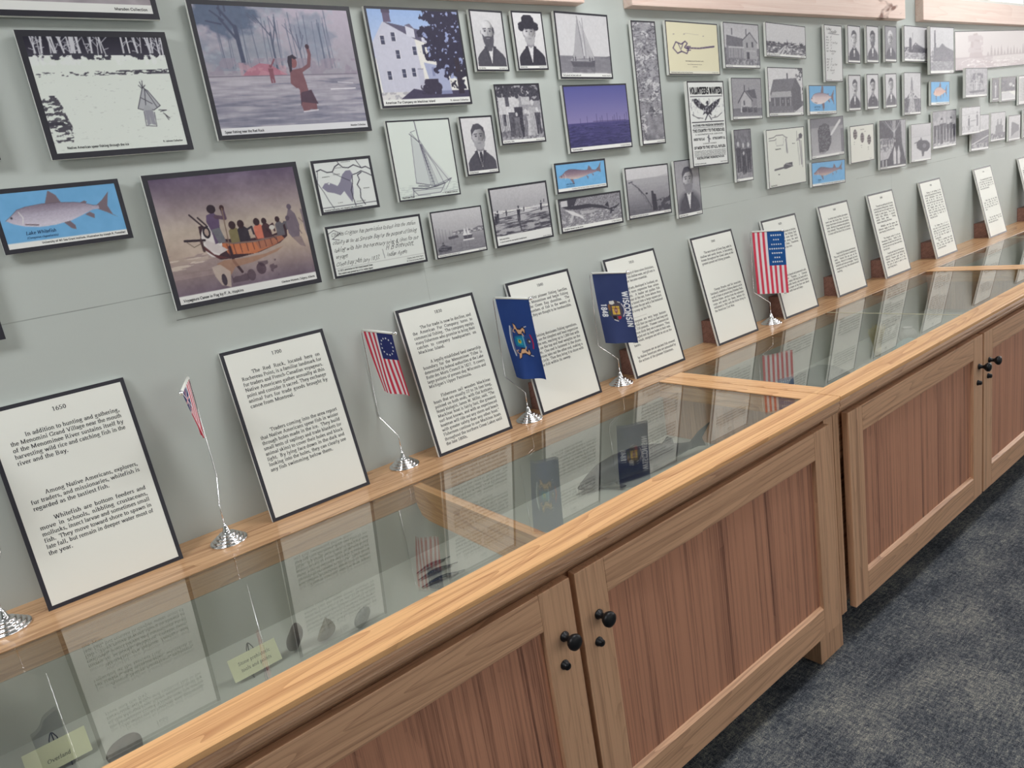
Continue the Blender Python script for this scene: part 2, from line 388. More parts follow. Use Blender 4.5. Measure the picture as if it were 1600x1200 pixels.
# ---------------------------------------------------------------- small raster painter whose cells become the mesh faces of a print
def fbm(h, w, cells, octs=4, seed=0, sx=1.0, sy=1.0):
    rs = np.random.RandomState(seed); out = np.zeros((h, w)); amp = 1.0; tot = 0
    for o in range(octs):
        gy, gx = max(2, int(cells * sy * 2 ** o)) + 2, max(2, int(cells * sx * 2 ** o)) + 2
        g = rs.rand(gy, gx)
        yy = np.linspace(0, gy - 1.001, h); xx = np.linspace(0, gx - 1.001, w)
        yi, xi = yy.astype(int), xx.astype(int); fy, fx = (yy - yi)[:, None], (xx - xi)[None]
        fy = fy * fy * (3 - 2 * fy); fx = fx * fx * (3 - 2 * fx)
        a = g[np.ix_(yi, xi)]; b = g[np.ix_(yi, xi + 1)]; c = g[np.ix_(yi + 1, xi)]; d = g[np.ix_(yi + 1, xi + 1)]
        out += amp * ((a * (1 - fx) + b * fx) * (1 - fy) + (c * (1 - fx) + d * fx) * fy); tot += amp; amp *= 0.5
    return out / tot
def C3(c): return np.array(c, float) / 255 if not np.isscalar(c) else duo(c)
DK, LT = np.array([28, 26, 40.]) / 255, np.array([240, 239, 240.]) / 255
def duo(g): g = np.asarray(g, float)[..., None] / 255; return DK * (1 - g) + LT * g
class Cv:
    """canvas; u runs right, v runs down, both 0..1"""
    def __init__(s, w, h, bg=(230, 230, 226)):
        s.W, s.H = max(8, int(w)) * 2, max(8, int(h)) * 2
        s.a = np.zeros((s.H, s.W, 3)); s.a[:] = C3(bg); s.txt = []; s.asp = w / h
        s.V, s.U = np.meshgrid((np.arange(s.H) + .5) / s.H, (np.arange(s.W) + .5) / s.W, indexing='ij')
    def fill(s, mask, c, al=1.0):
        m = (mask * al)[..., None] if mask.dtype != bool else mask[..., None] * al
        s.a = s.a * (1 - m) + C3(c) * m
    def grad(s, c0, c1, v0=0.0, v1=1.0, u0=0, u1=1, horiz=False):
        T = s.U if horiz else s.V; lo, hi = (u0, u1) if horiz else (v0, v1)
        t = np.clip((T - lo) / (hi - lo), 0, 1)[..., None]
        msk = ((s.V >= v0) & (s.V <= v1) & (s.U >= u0) & (s.U <= u1))[..., None]
        s.a = np.where(msk, C3(c0) * (1 - t) + C3(c1) * t, s.a)
    def rect(s, u0, v0, u1, v1, c, al=1.0): s.fill((s.U >= u0) & (s.U <= u1) & (s.V >= v0) & (s.V <= v1), c, al)
    def poly(s, pts, c, al=1.0):
        us = [p[0] for p in pts]; vs = [p[1] for p in pts]
        i0, i1 = max(0, int(min(vs) * s.H) - 1), min(s.H, int(max(vs) * s.H) + 2); j0, j1 = max(0, int(min(us) * s.W) - 1), min(s.W, int(max(us) * s.W) + 2)
        if i1 <= i0 or j1 <= j0: return
        U, V = s.U[i0:i1, j0:j1], s.V[i0:i1, j0:j1]; m = np.zeros(U.shape, bool)
        for k in range(len(pts)):
            x0, y0 = pts[k]; x1, y1 = pts[(k + 1) % len(pts)]
            if y0 == y1: continue
            m ^= ((V >= min(y0, y1)) & (V < max(y0, y1))) & (U < x0 + (V - y0) * (x1 - x0) / (y1 - y0))
        mm = (m * al)[..., None]; s.a[i0:i1, j0:j1] = s.a[i0:i1, j0:j1] * (1 - mm) + C3(c) * mm
    def ell(s, u, v, ru, rv, c, al=1.0, soft=0.0):
        d = ((s.U - u) / ru) ** 2 + ((s.V - v) / rv) ** 2
        s.fill(np.clip((1 + soft - d) / (2 * soft), 0, 1) if soft else d < 1, c, al)
    def line(s, pts, wd, c, al=1.0):
        for k in range(len(pts) - 1):
            x0, y0 = pts[k]; x1, y1 = pts[k + 1]; A = s.asp; r = wd
            i0, i1 = max(0, int((min(y0, y1) - r) * s.H) - 1), min(s.H, int((max(y0, y1) + r) * s.H) + 2); j0, j1 = max(0, int((min(x0, x1) - r / A) * s.W) - 2), min(s.W, int((max(x0, x1) + r / A) * s.W) + 2)
            if i1 <= i0 or j1 <= j0: continue
            U, V = s.U[i0:i1, j0:j1] * A, s.V[i0:i1, j0:j1]; dx, dy = (x1 - x0) * A, y1 - y0; L = dx * dx + dy * dy + 1e-12
            t = np.clip(((U - x0 * A) * dx + (V - y0) * dy) / L, 0, 1); d = np.hypot(U - x0 * A - t * dx, V - y0 - t * dy)
            mm = (np.clip((r / 2 - d) * s.H + 0.7, 0, 1) * al)[..., None]; s.a[i0:i1, j0:j1] = s.a[i0:i1, j0:j1] * (1 - mm) + C3(c) * mm
    def n(s, cells, seed=0, sx=1.0, sy=1.0, octs=4): return fbm(s.H, s.W, cells, octs, seed, sx, sy)
    def grain(s, amt, cells=60, seed=3, v0=0, v1=1, u0=0, u1=1, sx=1.0, sy=1.0):
        m = ((s.V >= v0) & (s.V <= v1) & (s.U >= u0) & (s.U <= u1))[..., None]
        s.a = np.clip(s.a + m * ((s.n(cells, seed, sx * s.asp, sy, 3) - 0.5) * amt)[..., None], 0, 1)
    def tree(s, u, v, h, c, seed=0, spread=0.35, wd=0.012):
        rs = random.Random(seed)
        def br(x, y, L, a, w, d):
            x1, y1 = x + L * math.sin(a) / s.asp, y - L * math.cos(a); s.line([(x, y), (x1, y1)], w, c)
            if d: 
                for k in (0, 1): br(x + (x1 - x) * rs.uniform(.5, 1), y + (y1 - y) * rs.uniform(.5, 1), L * rs.uniform(.45, .7), a + rs.choice((-1, 1)) * rs.uniform(.2, .2 + spread), w * .55, d - 1)
        br(u, v, h, rs.uniform(-.06, .06), wd, 2)
    def person(s, u, v, h, c, hat=False, skirt=False, lean=0.0, head=None):
        A = s.asp; w = h * 0.13 / A; t = v - h; L = lean * h / A
        s.poly([(u - w * .7, v), (u - w * (1.5 if skirt else .95), v - h * .02), (u - w * .95 + L * .5, v - h * .5), (u - w * 1.15 + L, t + h * .22), (u + w * 1.15 + L, t + h * .22), (u + w * .95 + L * .5, v - h * .5), (u + w * (1.5 if skirt else .95), v - h * .02), (u + w * .15, v), (u, v - h * (.1 if skirt else .42)), (u - w * .15, v)], c)
        s.ell(u + L * 1.1, t + h * .1, h * .062 / A, h * .08, head if head is not None else c)
        if hat: s.ell(u + L * 1.1, t + h * .04, h * .1 / A, h * .028, 30); s.rect(u + L * 1.1 - h * .05 / A, t - h * .02, u + L * 1.1 + h * .05 / A, t + h * .04, 30)
    def cap(s, left='', right='', h=0.075, line2=None):
        s.rect(0, 1 - h, 1, 1, (232, 233, 230))
        S = h * 0.62; ya = h * .30
        if line2: text(s.txt, line2, .02 * s.asp, h * .12, S * .5, 0, serif=False, tk=.1, tn=.09); S *= .5; ya = h * .56
        if left: text(s.txt, left, .02 * s.asp, ya, S, 0, serif=False, tk=.13, tn=.11, xs=min(1.0, .62 * s.asp / max(text_w(left, S), 1e-6)))
        if right: text(s.txt, right, .98 * s.asp, ya, S * .8, 0, serif=False, tk=.12, tn=.1, align='r', xs=min(1.0, .36 * s.asp / max(text_w(right, S * .8), 1e-6)))
    def t(s, st, u, v, size, c=0, **k): text(s.txt, st, u * s.asp, 1 - v, size, c, **k)
INK = (0.02, 0.02, 0.03)
def print_mesh(name, cv, w, h, m, parent, y, inset=(0, 0)):
    """turn a canvas into a mesh sheet w by h metres facing -y at depth y (centred on the parent)"""
    A = cv.a.reshape(cv.H // 2, 2, cv.W // 2, 2, 3).mean((1, 3))[::-1]
    gh, gw = A.shape[:2]
    A = np.concatenate([A[:1], A, A[-1:]], 0); A = np.concatenate([A[:, :1], A, A[:, -1:]], 1)
    xs = np.concatenate([[0], (np.arange(gw) + .5) / gw, [1]]) * w - w / 2; zs = np.concatenate([[0], (np.arange(gh) + .5) / gh, [1]]) * h - h / 2
    X, Z = np.meshgrid(xs, zs); nv = X.size
    co = np.stack([X.ravel(), np.full(nv, y), Z.ravel()], 1)
    ii, jj = np.meshgrid(np.arange(gh + 1), np.arange(gw + 1), indexing='ij'); b = ii * (gw + 2) + jj
    F = np.stack([b, b + 1, b + gw + 3, b + gw + 2], -1).reshape(-1, 4)
    colr = srgb(A).reshape(-1, 3)
    if cv.txt:
        P = np.array([q[0] for q in cv.txt]); T = P.reshape(-1, 2) * h   # text lives in units of the sheet height
        tc = np.stack([T[:, 0] - w / 2, np.full(len(T), y - 0.00025), T[:, 1] - h / 2], 1)
        cc = np.repeat(np.array([srgb(C3(q[1])) if q[1] != 0 else INK for q in cv.txt]).reshape(-1, 3), 4, 0)
        F = np.concatenate([F, np.arange(len(T)).reshape(-1, 4) + nv]); co = np.concatenate([co, tc]); colr = np.concatenate([colr, cc])
    return color_mesh(name, co, F, colr, m, parent)
def color_mesh(name, co, F, colr, m, parent, smooth=False):
    me = bpy.data.meshes.new(name); nf = len(F)
    me.vertices.add(len(co)); me.vertices.foreach_set('co', np.ascontiguousarray(co, np.float32).ravel())
    me.loops.add(nf * 4); me.loops.foreach_set('vertex_index', np.ascontiguousarray(F, np.int32).ravel())
    me.polygons.add(nf); me.polygons.foreach_set('loop_start', np.arange(nf, dtype=np.int32) * 4)
    if smooth: me.polygons.foreach_set('use_smooth', np.ones(nf, bool))
    at = me.color_attributes.new('Col', 'FLOAT_COLOR', 'POINT')
    at.data.foreach_set('color', np.concatenate([colr, np.ones((len(colr), 1))], 1).astype(np.float32).ravel())
    me.update(calc_edges=True); me.materials.append(m)
    o = bpy.data.objects.new(name, me); COL.objects.link(o)
    if parent is not None: o.parent = parent; KIDS.setdefault(parent.name, []).append(o)
    return o
# ---------------------------------------------------------------- the artwork on each print
BLUE = (112, 172, 218)
def fish_art(c, body, belly, top, name, lat, cap='University of WI Sea Grant Institute, Illustration by Joseph R. Tomelleri', kind='white', x0=.04, x1=.93, fins=(120, 105, 115), head=None, strip=.105, tl=True):
    c.rect(0, 0, 1, 1, BLUE); c.grain(.05, 6, 5)
    if kind == 'white':
        up = [(0, .50), (.06, .44), (.12, .37), (.2, .34), (.35, .32), (.5, .325), (.65, .345), (.74, .37), (.82, .415), (.87, .42)]
        dn = [(.87, .47), (.8, .475), (.7, .53), (.58, .59), (.42, .625), (.28, .63), (.15, .60), (.06, .555)]
        f = [[(.38, .33), (.44, .15), (.5, .22), (.53, .33)], [(.50, .60), (.56, .70), (.60, .72), (.60, .66), (.56, .59)], [(.72, .53), (.80, .60), (.81, .54), (.77, .5)], [(.7, .36), (.75, .335), (.77, .36), (.75, .38)]]
        tail = [(.85, .42), (.91, .36), (1.0, .24), (.985, .30), (.955, .44), (.985, .57), (1.03, .62), (.93, .53), (.85, .47)]
        if not tl: tail = [(.85, .42), (.95, .30), (1.0, .22), (.96, .45), (1.0, .66), (.94, .56), (.85, .47)]; f[0] = [(.42, .33), (.50, .06), (.54, .16), (.55, .34)]; f[1] = [(.46, .6), (.52, .82), (.57, .72), (.57, .58)]
    elif kind == 'sturg':
        up = [(0, .47), (.08, .42), (.16, .33), (.24, .29), (.35, .30), (.5, .34), (.62, .36), (.72, .35), (.82, .38), (.88, .38)]
        dn = [(.88, .43), (.8, .46), (.7, .48), (.55, .54), (.4, .58), (.28, .57), (.18, .53), (.1, .52), (.03, .52)]
        f = [[(.66, .36), (.70, .23), (.74, .28), (.77, .36)], [(.22, .5), (.32, .74), (.33, .66), (.30, .53)], [(.62, .5), (.66, .63), (.67, .55)], [(.75, .46), (.79, .56), (.8, .5)]]
        tail = [(.86, .38), (.93, .30), (1.0, .16), (.97, .33), (.98, .47), (.92, .43), (.86, .43)]
    else:
        up = [(0, .52), (.08, .42), (.2, .34), (.35, .31), (.55, .32), (.7, .37), (.82, .42), (.88, .42)]
        dn = [(.88, .48), (.8, .5), (.65, .55), (.45, .6), (.25, .6), (.1, .58)]
        f = [[(.4, .32), (.5, .12), (.56, .3)], [(.15, .58), (.2, .72), (.24, .6)], [(.5, .58), (.52, .75), (.56, .58)], [(.7, .53), (.72, .68), (.76, .52)]]
        tail = [(.85, .42), (.95, .28), (1.0, .22), (.96, .45), (1.0, .66), (.94, .56), (.85, .48)]
    L = x1 - x0; T = lambda P: [(x0 + L * a, .43 + (b - .46) * 1.34) for a, b in P]
    for q in f: c.poly(T(q), fins)
    c.poly(T(tail), fins); pts = T(up + dn); c.poly(pts, body)
    m = np.abs(c.a - C3(body)).sum(-1) < .01
    t = np.clip((c.V - .25) / .36, 0, 1)[..., None]
    sh = np.where(t < .45, C3(top) * (1 - t / .45) + C3(body) * (t / .45), C3(body) * (1 - (t - .45) / .55) + C3(belly) * ((t - .45) / .55))
    c.a = np.where(m[..., None], sh + ((c.n(70, 2) - .5) * .10)[..., None], c.a)
    c.line(T(up), .008, (90, 80, 95), .6)
    c.ell(x0 + .055 * L, .445, .009, .020, (40, 40, 50)); c.line(T([(.13, .40), (.155, .48), (.14, .56)]), .012, (230, 230, 225), .8)
    if kind == 'white': c.line(T([(.16, .575), (.27, .60), (.2, .585)]), .02, fins)
    if name:
        c.t(name, x0 + .12, .775, .095, (30, 60, 105), serif=False, shear=.2, xs=.85); c.t(lat, x0 + .12, .85, .058, (40, 70, 115), serif=False, shear=.25, xs=.85)
    c.rect(0, 1 - strip, 1, 1, (232, 233, 230))
    text(c.txt, cap, .985 * c.asp, strip * .35, strip * .55, 0, serif=False, tk=.12, tn=.1, align='r', xs=.72 * c.asp / text_w(cap, strip * .55))

def portrait(c, bg=225, coat=40, face=185, hair=40, beard=None, bald=False, hat=False, tie=None, vign=False, collar=225, turn=0.0, mst=None, cap=('', '')):
    c.grad(bg, bg - 12); A = c.asp; fx = .205; fy = fx * A * 1.36; u = .5 + turn * .05; vy = .335; X = lambda a: u + a * fx; Y = lambda b: vy + b * fy; nb = Y(1.35)
    body = [(.03, 1), (.05, .80), (.12, nb + .13), (.33, nb + .01), (.67, nb + .01), (.90, nb + .13), (.97, .80), (.98, 1)]
    if vign: c.ell(.5, .86, .50, .30, coat, .85, .45); c.poly([(.06, .88), (.14, nb + .14), (.34, nb + .02), (.66, nb + .02), (.86, nb + .14), (.94, .88), (.5, .96)], coat, .85)
    else: c.poly(body, coat)
    c.poly([(X(-.55), Y(.5)), (X(.55), Y(.5)), (.64, nb + .03), (.5, nb + .10), (.36, nb + .03)], face * .72)
    c.poly([(.37, nb - .03), (.5, nb + .03), (.63, nb - .03), (.60, nb + .08), (.5, nb + .30), (.40, nb + .08)], collar)
    c.poly([(.30, nb + .0), (.40, nb - .02), (.50, nb + .30), (.40, nb + .20)], coat * .8); c.poly([(.70, nb + .0), (.60, nb - .02), (.50, nb + .30), (.60, nb + .20)], coat * .85)
    if tie == 'bow': c.poly([(.36, nb - .0), (.5, nb + .03), (.64, nb - .0), (.64, nb + .07), (.5, nb + .045), (.36, nb + .07)], 24)
    elif tie: c.poly([(.46, nb + .02), (.54, nb + .02), (.56, nb + .10), (.5, nb + .28), (.45, nb + .10)], tie)
    if not bald: c.ell(u, Y(-.12), fx * 1.13, fy * 1.06, hair)
    for sx in (-1, 1): c.ell(X(1.02 * sx), Y(.1), fx * .13, fy * .2, face * .8)
    c.ell(u, vy, fx, fy, face)
    m = ((c.U - u) / fx) ** 2 + ((c.V - vy) / fy) ** 2 < 1
    side = np.clip((c.U - u) / fx * .5 + .5 + .1 * (c.V - vy) / fy, 0, 1)[..., None]
    c.a = np.where(m[..., None], c.a * (1.10 - .48 * side ** 1.5), c.a)
    if bald: c.ell(X(-.1), Y(-.55), fx * .7, fy * .35, min(245, face + 40), .7, .4); c.ell(X(.95), Y(-.1), fx * .14, fy * .3, hair)
    else: c.poly([(X(-1.12), Y(.1)), (X(-1.1), Y(-.6)), (X(-.6), Y(-1.12)), (X(.3), Y(-1.18)), (X(1.0), Y(-.8)), (X(1.12), Y(.1)), (X(.92), Y(-.35)), (X(.5), Y(-.68)), (X(-.4), Y(-.62)), (X(-.9), Y(-.3))], hair)
    for sx in (-1, 1):
        c.ell(X(.4 * sx), Y(-.06), fx * .24, fy * .12, face * .75, .6); c.ell(X(.4 * sx), Y(-.03), fx * .13, fy * .07, 36); c.line([(X(.66 * sx), Y(-.22)), (X(.18 * sx), Y(-.25))], .016, face * .32, .85)
    c.poly([(X(.02), Y(-.1)), (X(.22), Y(.32)), (X(-.12), Y(.34))], face * .62, .7); c.line([(X(-.30), Y(.60)), (X(.30), Y(.59))], .014, face * .35); c.ell(u, Y(.72), fx * .25, fy * .05, face * .7, .6)
    if mst is not None: c.poly([(X(-.55), Y(.60)), (X(-.1), Y(.40)), (X(.1), Y(.40)), (X(.55), Y(.60)), (X(.2), Y(.56)), (X(-.2), Y(.56))], mst)
    if beard is not None:
        L = 1.75 if beard < 80 else 1.22
        c.poly([(X(-.92), Y(.20)), (X(-.55), Y(.46)), (X(.0), Y(.40)), (X(.55), Y(.46)), (X(.94), Y(.18)), (X(.85), Y(.9)), (X(.35), Y(L)), (X(-.35), Y(L)), (X(-.82), Y(.9))], beard, .92); c.line([(X(-.25), Y(.62)), (X(.25), Y(.61))], .012, face * .7)
    if hat:
        c.ell(u, Y(-.62), fx * 1.75, fy * .36, 22); c.poly([(X(-1.12), Y(-.6)), (X(-1.02), Y(-1.25)), (X(-.6), Y(-1.5)), (X(.6), Y(-1.5)), (X(1.05), Y(-1.2)), (X(1.12), Y(-.6))], 22); c.ell(X(-1.25), Y(-.35), fx * .5, fy * .32, 22); c.ell(X(1.25), Y(-.38), fx * .5, fy * .28, 22)
    c.line([(.5, nb + .32), (.5, 1)], .008, coat * .55); c.grain(.06, 30)
    c.cap(cap[0], cap[1], .05)

def a_ice(c):
    c.rect(0, 0, 1, 1, (222, 228, 222)); c.grad((30, 28, 44), (62, 58, 74), 0, .17)
    rs = random.Random(4)
    for k in range(38):
        u = rs.uniform(.02, 1.0); w = rs.uniform(.004, .016); l = rs.uniform(-.03, .03)
        c.line([(u + l, 0), (u, rs.uniform(.15, .21))], w, (205, 205, 212))
        for j in range(2):
            v = rs.uniform(.03, .13); c.line([(u + l * (1 - v / .18), v), (u + rs.uniform(-.05, .05), v - rs.uniform(.0, .07))], .004, (200, 200, 208))
    n = c.n(26, 8, 1.2, 1)
    c.fill((c.V > .14) & (c.V < .20) & (n > .52 + (c.V - .17) * 6), (60, 58, 72)); c.fill((c.V > .16) & (c.V < .245) & (n < .46), (226, 230, 228))
    c.fill((np.abs(c.V - .315 + (c.U - .5) * .02) < .02) & (c.n(30, 11, 1, 3) > .60 - .10 * (c.U > .45)), (70, 68, 80))
    e = .14 - .06 * np.abs(c.V - .78) * 3 + .04 * c.n(10, 3)
    c.fill((c.U < e) & (c.V > .50) & (c.V < .91) & (c.n(26, 6, 1, 1.8) > .50), (78, 76, 86)); c.fill((c.U < e * .75) & (c.V > .73) & (c.V < .76), (60, 58, 70))
    c.fill((c.V > .36) & (c.n(40, 21, .6, 3) > .77), (180, 184, 182), .6)
    for p in ([(.745, .40), (.755, .46)], [(.765, .39), (.757, .46)], [(.78, .43), (.755, .46)], [(.73, .43), (.757, .47)]): c.line(p, .006, (60, 58, 70))
    c.poly([(.755, .45), (.68, .64), (.73, .66), (.76, .635), (.80, .66), (.86, .62), (.79, .48)], (176, 178, 184))
    for p in ([(.755, .45), (.68, .64), (.73, .66), (.76, .635), (.80, .66), (.86, .62), (.79, .48), (.755, .45)], [(.77, .46), (.74, .65)], [(.77, .46), (.83, .63)], [(.72, .54), (.80, .60)]): c.line(p, .006, (70, 68, 80))
    c.ell(.755, .70, .04, .09, (168, 170, 176)); c.poly([(.73, .66), (.79, .66), (.785, .80), (.76, .79), (.755, .70), (.745, .79), (.72, .80)], (150, 150, 160)); c.line([(.72, .67), (.71, .80), (.79, .81), (.80, .68)], .006, (100, 98, 110))
    c.line([(.84, .66), (.90, .665), (.85, .675)], .006, (60, 58, 70)); c.line([(.87, .69), (.91, .74), (.88, .70), (.90, .755)], .006, (60, 58, 70))
    c.t('Native American spear fishing through the ice', .08, .968, .033, serif=False, tk=.13, tn=.11, xs=.86); c.t('R. Johnson Collection', .97, .962, .026, serif=False, tk=.12, tn=.1, xs=.8, align='r')
def a_redrock(c):
    c.grad((186, 176, 192), (158, 154, 166), 0, .545); n = c.n(9, 3); n2 = c.n(30, 5)
    c.fill(np.clip((n - .40) * 4, 0, 1) * (c.V < .5) * (c.U < .80), (128, 138, 156), .7); c.fill(np.clip((n2 - .5) * 4, 0, 1) * (c.V < .5) * (c.U < .9), (168, 176, 190), .5)
    c.fill(np.clip((c.n(16, 9) + .25 - ((c.U - .17) / .26) ** 2 - ((c.V - .06) / .24) ** 2) * 3, 0, 1), (82, 96, 122), .85); c.fill(np.clip((c.n(18, 29) - .1 - ((c.U - .30) / .3) ** 2 - ((c.V - .33) / .2) ** 2) * 3, 0, 1), (140, 146, 160), .6)
    c.fill(np.clip((c.n(18, 12) + .1 - ((c.U - .73) / .2) ** 2 - ((c.V - .22) / .26) ** 2) * 3, 0, 1), (136, 144, 164), .65)
    rs = random.Random(2)
    for k in range(30): u = rs.uniform(.1, .85); c.line([(u + rs.uniform(-.02, .02), rs.uniform(0, .15)), (u, .48)], rs.uniform(.003, .007), (96, 104, 126), .75)
    c.tree(.235, .50, .34, (74, 80, 104), 3, .6, .035); c.tree(.44, .50, .30, (90, 96, 118), 5, .5, .016); c.tree(.62, .49, .28, (104, 108, 130), 8, .5, .012)
    c.fill((c.V > .40) & (c.V < .53) & (c.n(14, 15) > .5), (150, 140, 156), .7)
    c.poly([(.20, .55), (.25, .49), (.33, .44), (.40, .45), (.48, .52), (.52, .55)], (172, 116, 134)); c.fill((c.n(20, 4) > .55) & (c.V > .44) & (c.V < .55) & (c.U > .2) & (c.U < .5), (196, 150, 160), .5)
    c.grad((170, 164, 176), (132, 132, 150), .54, 1); w = c.n(10, 22, .5, 5)
    c.fill(np.clip((w - .5) * 5, 0, 1) * (c.V > .55), (186, 182, 192), .7); c.fill(np.clip((.44 - w) * 5, 0, 1) * (c.V > .56), (108, 110, 130), .7)
    c.line([(.78, .66), (.96, .655)], .008, (225, 222, 228)); c.line([(.84, .60), (.95, .61)], .006, (215, 212, 220)); c.line([(0, .545), (.99, .53)], .006, (120, 112, 128))
    c.person(.395, .60, .15, (132, 84, 98)); c.line([(.40, .47), (.43, .41)], .012, (132, 84, 98))
    sk = (124, 86, 94)
    c.poly([(.515, .50), (.60, .48), (.615, .60), (.62, .68), (.66, .74), (.655, .83), (.61, .82), (.60, .83), (.56, .84), (.55, .78), (.56, .66), (.53, .60)], sk)
    c.line([(.60, .50), (.655, .46), (.675, .37), (.67, .31)], .030, sk); c.ell(.67, .305, .014, .02, (70, 50, 64)); c.line([(.53, .52), (.52, .60), (.545, .63), (.60, .57)], .028, sk)
    c.poly([(.565, .68), (.64, .66), (.67, .78), (.56, .76), (.545, .80)], (82, 62, 78)); c.ell(.55, .43, .028, .05, (140, 92, 96)); c.poly([(.515, .43), (.525, .385), (.56, .37), (.585, .40), (.565, .41), (.55, .40), (.535, .50), (.52, .52)], (56, 48, 64))
    c.line([(.56, .84), (.66, .83)], .010, (210, 206, 214)); c.grain(.05, 26, 9)
    c.rect(0, .945, 1, 1, (222, 222, 226)); c.t('Spear fishing near the Red Rock', .02, .985, .030, serif=False, tk=.13, tn=.11, xs=.86); c.t('Marsden Collection', .985, .982, .024, serif=False, tk=.12, tn=.1, xs=.8, align='r')
def a_voyageur(c):
    c.grad((98, 84, 108), (146, 132, 138), 0, .22); c.grad((146, 132, 138), (186, 172, 160), .22, .42); c.grad((186, 172, 160), (176, 158, 146), .42, .62); c.grad((176, 158, 146), (98, 84, 104), .62, 1)
    c.a = np.clip(c.a + ((c.n(4, 31) - .5) * .16)[..., None], 0, 1); c.fill(np.clip(((c.U - .15) / .85) * 1.0, 0, 1) * (c.V > .5) * np.clip((.85 - c.V) * 3, 0, 1), (188, 168, 148), .5)
    c.fill((c.V > .60) & (c.V < .80) & (c.U < .34) & (c.n(8, 6, .6, 4) > .48), (150, 132, 132), .8); c.fill((c.V > .62) & (c.V < .74) & (c.U < .32) & (c.n(10, 16, .5, 5) > .58), (206, 192, 180), .8)
    dk = (44, 30, 42)
    c.poly([(.24, .40), (.27, .395), (.32, .47), (.40, .53), (.55, .555), (.72, .555), (.81, .53), (.84, .45), (.86, .46), (.845, .58), (.78, .63), (.62, .68), (.45, .70), (.33, .69), (.27, .62), (.235, .52)], (58, 36, 46))
    c.poly([(.36, .56), (.55, .585), (.72, .585), (.80, .565), (.82, .60), (.74, .64), (.58, .685), (.40, .66)], (186, 112, 76)); c.poly([(.60, .59), (.80, .57), (.82, .60), (.74, .64), (.62, .66)], (150, 100, 84), .7)
    for k in range(9): u = .40 + k * .045; c.line([(u, .575), (u + .004, .67 - k * .005)], .006, (96, 54, 52))
    c.line([(.33, .54), (.45, .575), (.60, .585), (.80, .562)], .012, (120, 100, 96))
    c.ell(.305, .53, .066, .135, (212, 206, 204)); c.poly([(.25, .50), (.36, .58), (.40, .62), (.34, .645), (.27, .60)], (200, 190, 190)); c.ell(.285, .455, .026, .05, (40, 32, 44)); c.ell(.285, .455, .014, .03, (170, 150, 140)); c.poly([(.24, .55), (.30, .64), (.40, .69), (.32, .68), (.25, .60)], (90, 48, 52))
    for p in ([(.20, .30), (.28, .42)], [(.25, .33), (.30, .41)]): c.line(p, .012, dk)
    c.line([(.13, .50), (.26, .515)], .018, dk); c.line([(.14, .51), (.18, .56), (.25, .53)], .004, (90, 80, 70)); c.line([(.235, .52), (.24, .60)], .02, (70, 50, 52))
    c.poly([(.325, .56), (.32, .46), (.30, .37), (.31, .32), (.36, .30), (.39, .35), (.38, .44), (.40, .54)], (92, 74, 104)); c.poly([(.32, .44), (.38, .43), (.40, .55), (.35, .56)], (104, 104, 112)); c.ell(.352, .275, .030, .036, dk); c.line([(.37, .34), (.43, .36), (.425, .28)], .03, (88, 66, 84)); c.ell(.425, .275, .016, .024, (60, 36, 40))
    c.line([(.425, .28), (.42, .42), (.415, .60), (.42, .74)], .008, (120, 100, 90)); c.line([(.415, .60), (.42, .72), (.46, .82)], .022, (56, 36, 46))
    for u, cc, s in ((.47, (120, 110, 78), 1), (.53, (50, 42, 54), 1), (.645, (196, 112, 92), .95), (.70, (70, 44, 52), .8), (.83 - .03, (96, 92, 100), .75)):
        c.poly([(u - .035 * s, .57), (u - .035 * s, .47), (u, .43), (u + .04 * s, .47), (u + .045 * s, .57)], cc); c.ell(u - .003, .425 + .01 * (1 - s), .024 * s, .034 * s, (52, 30, 38)); c.line([(u + .03 * s, .48), (u + .07 * s, .46), (u + .075 * s, .52)], .016, cc)
    c.ell(.745, .49, .02, .02, (200, 196, 190)); c.line([(.60, .48), (.62, .57)], .005, dk); c.line([(.70, .49), (.76, .60)], .005, dk)
    c.poly([(.86, .56), (.86, .45), (.885, .38), (.90, .34), (.94, .40), (.955, .50), (.94, .60), (.88, .60)], (112, 100, 112)); c.ell(.905, .335, .018, .024, (98, 86, 100)); c.ell(.875, .43, .016, .022, (90, 78, 92)); c.line([(.96, .44), (1.0, .50)], .005, (120, 104, 104)); c.line([(.93, .50), (.96, .58)], .005, (100, 88, 96))
    c.poly([(.985, .36), (1, .37), (1, .62), (.99, .55)], (120, 108, 118)); c.poly([(.88, .60), (.95, .60), (.97, .70), (.93, .68)], (120, 104, 110), .7)
    c.poly([(.30, .72), (.36, .70), (.50, .71), (.66, .70), (.80, .66), (.74, .70), (.55, .755), (.42, .77), (.38, .83)], (158, 118, 96), .75); c.poly([(.26, .74), (.32, .73), (.38, .80), (.36, .93), (.30, .90), (.27, .82)], (182, 166, 156), .9); c.ell(.325, .86, .018, .05, (60, 50, 62))
    c.fill((c.n(12, 44, 1, .7) > .52) & (c.V > .76) & (c.V < .90) & (c.U > .38) & (c.U < .72), (70, 54, 66), .6); c.ell(.60, .82, .035, .05, (58, 40, 54), .7); c.ell(.52, .86, .03, .05, (66, 50, 62), .6); c.grain(.06, 30, 2)
    c.rect(0, .935, 1, 1, (226, 226, 224)); c.t('Voyageurs Canoe in Fog by F. A. Hopkins', .02, .983, .034, serif=False, tk=.13, tn=.11, xs=.86); c.t('Glenbow Museum, Calgary, Alberta', .985, .978, .027, serif=False, tk=.12, tn=.1, xs=.8, align='r')
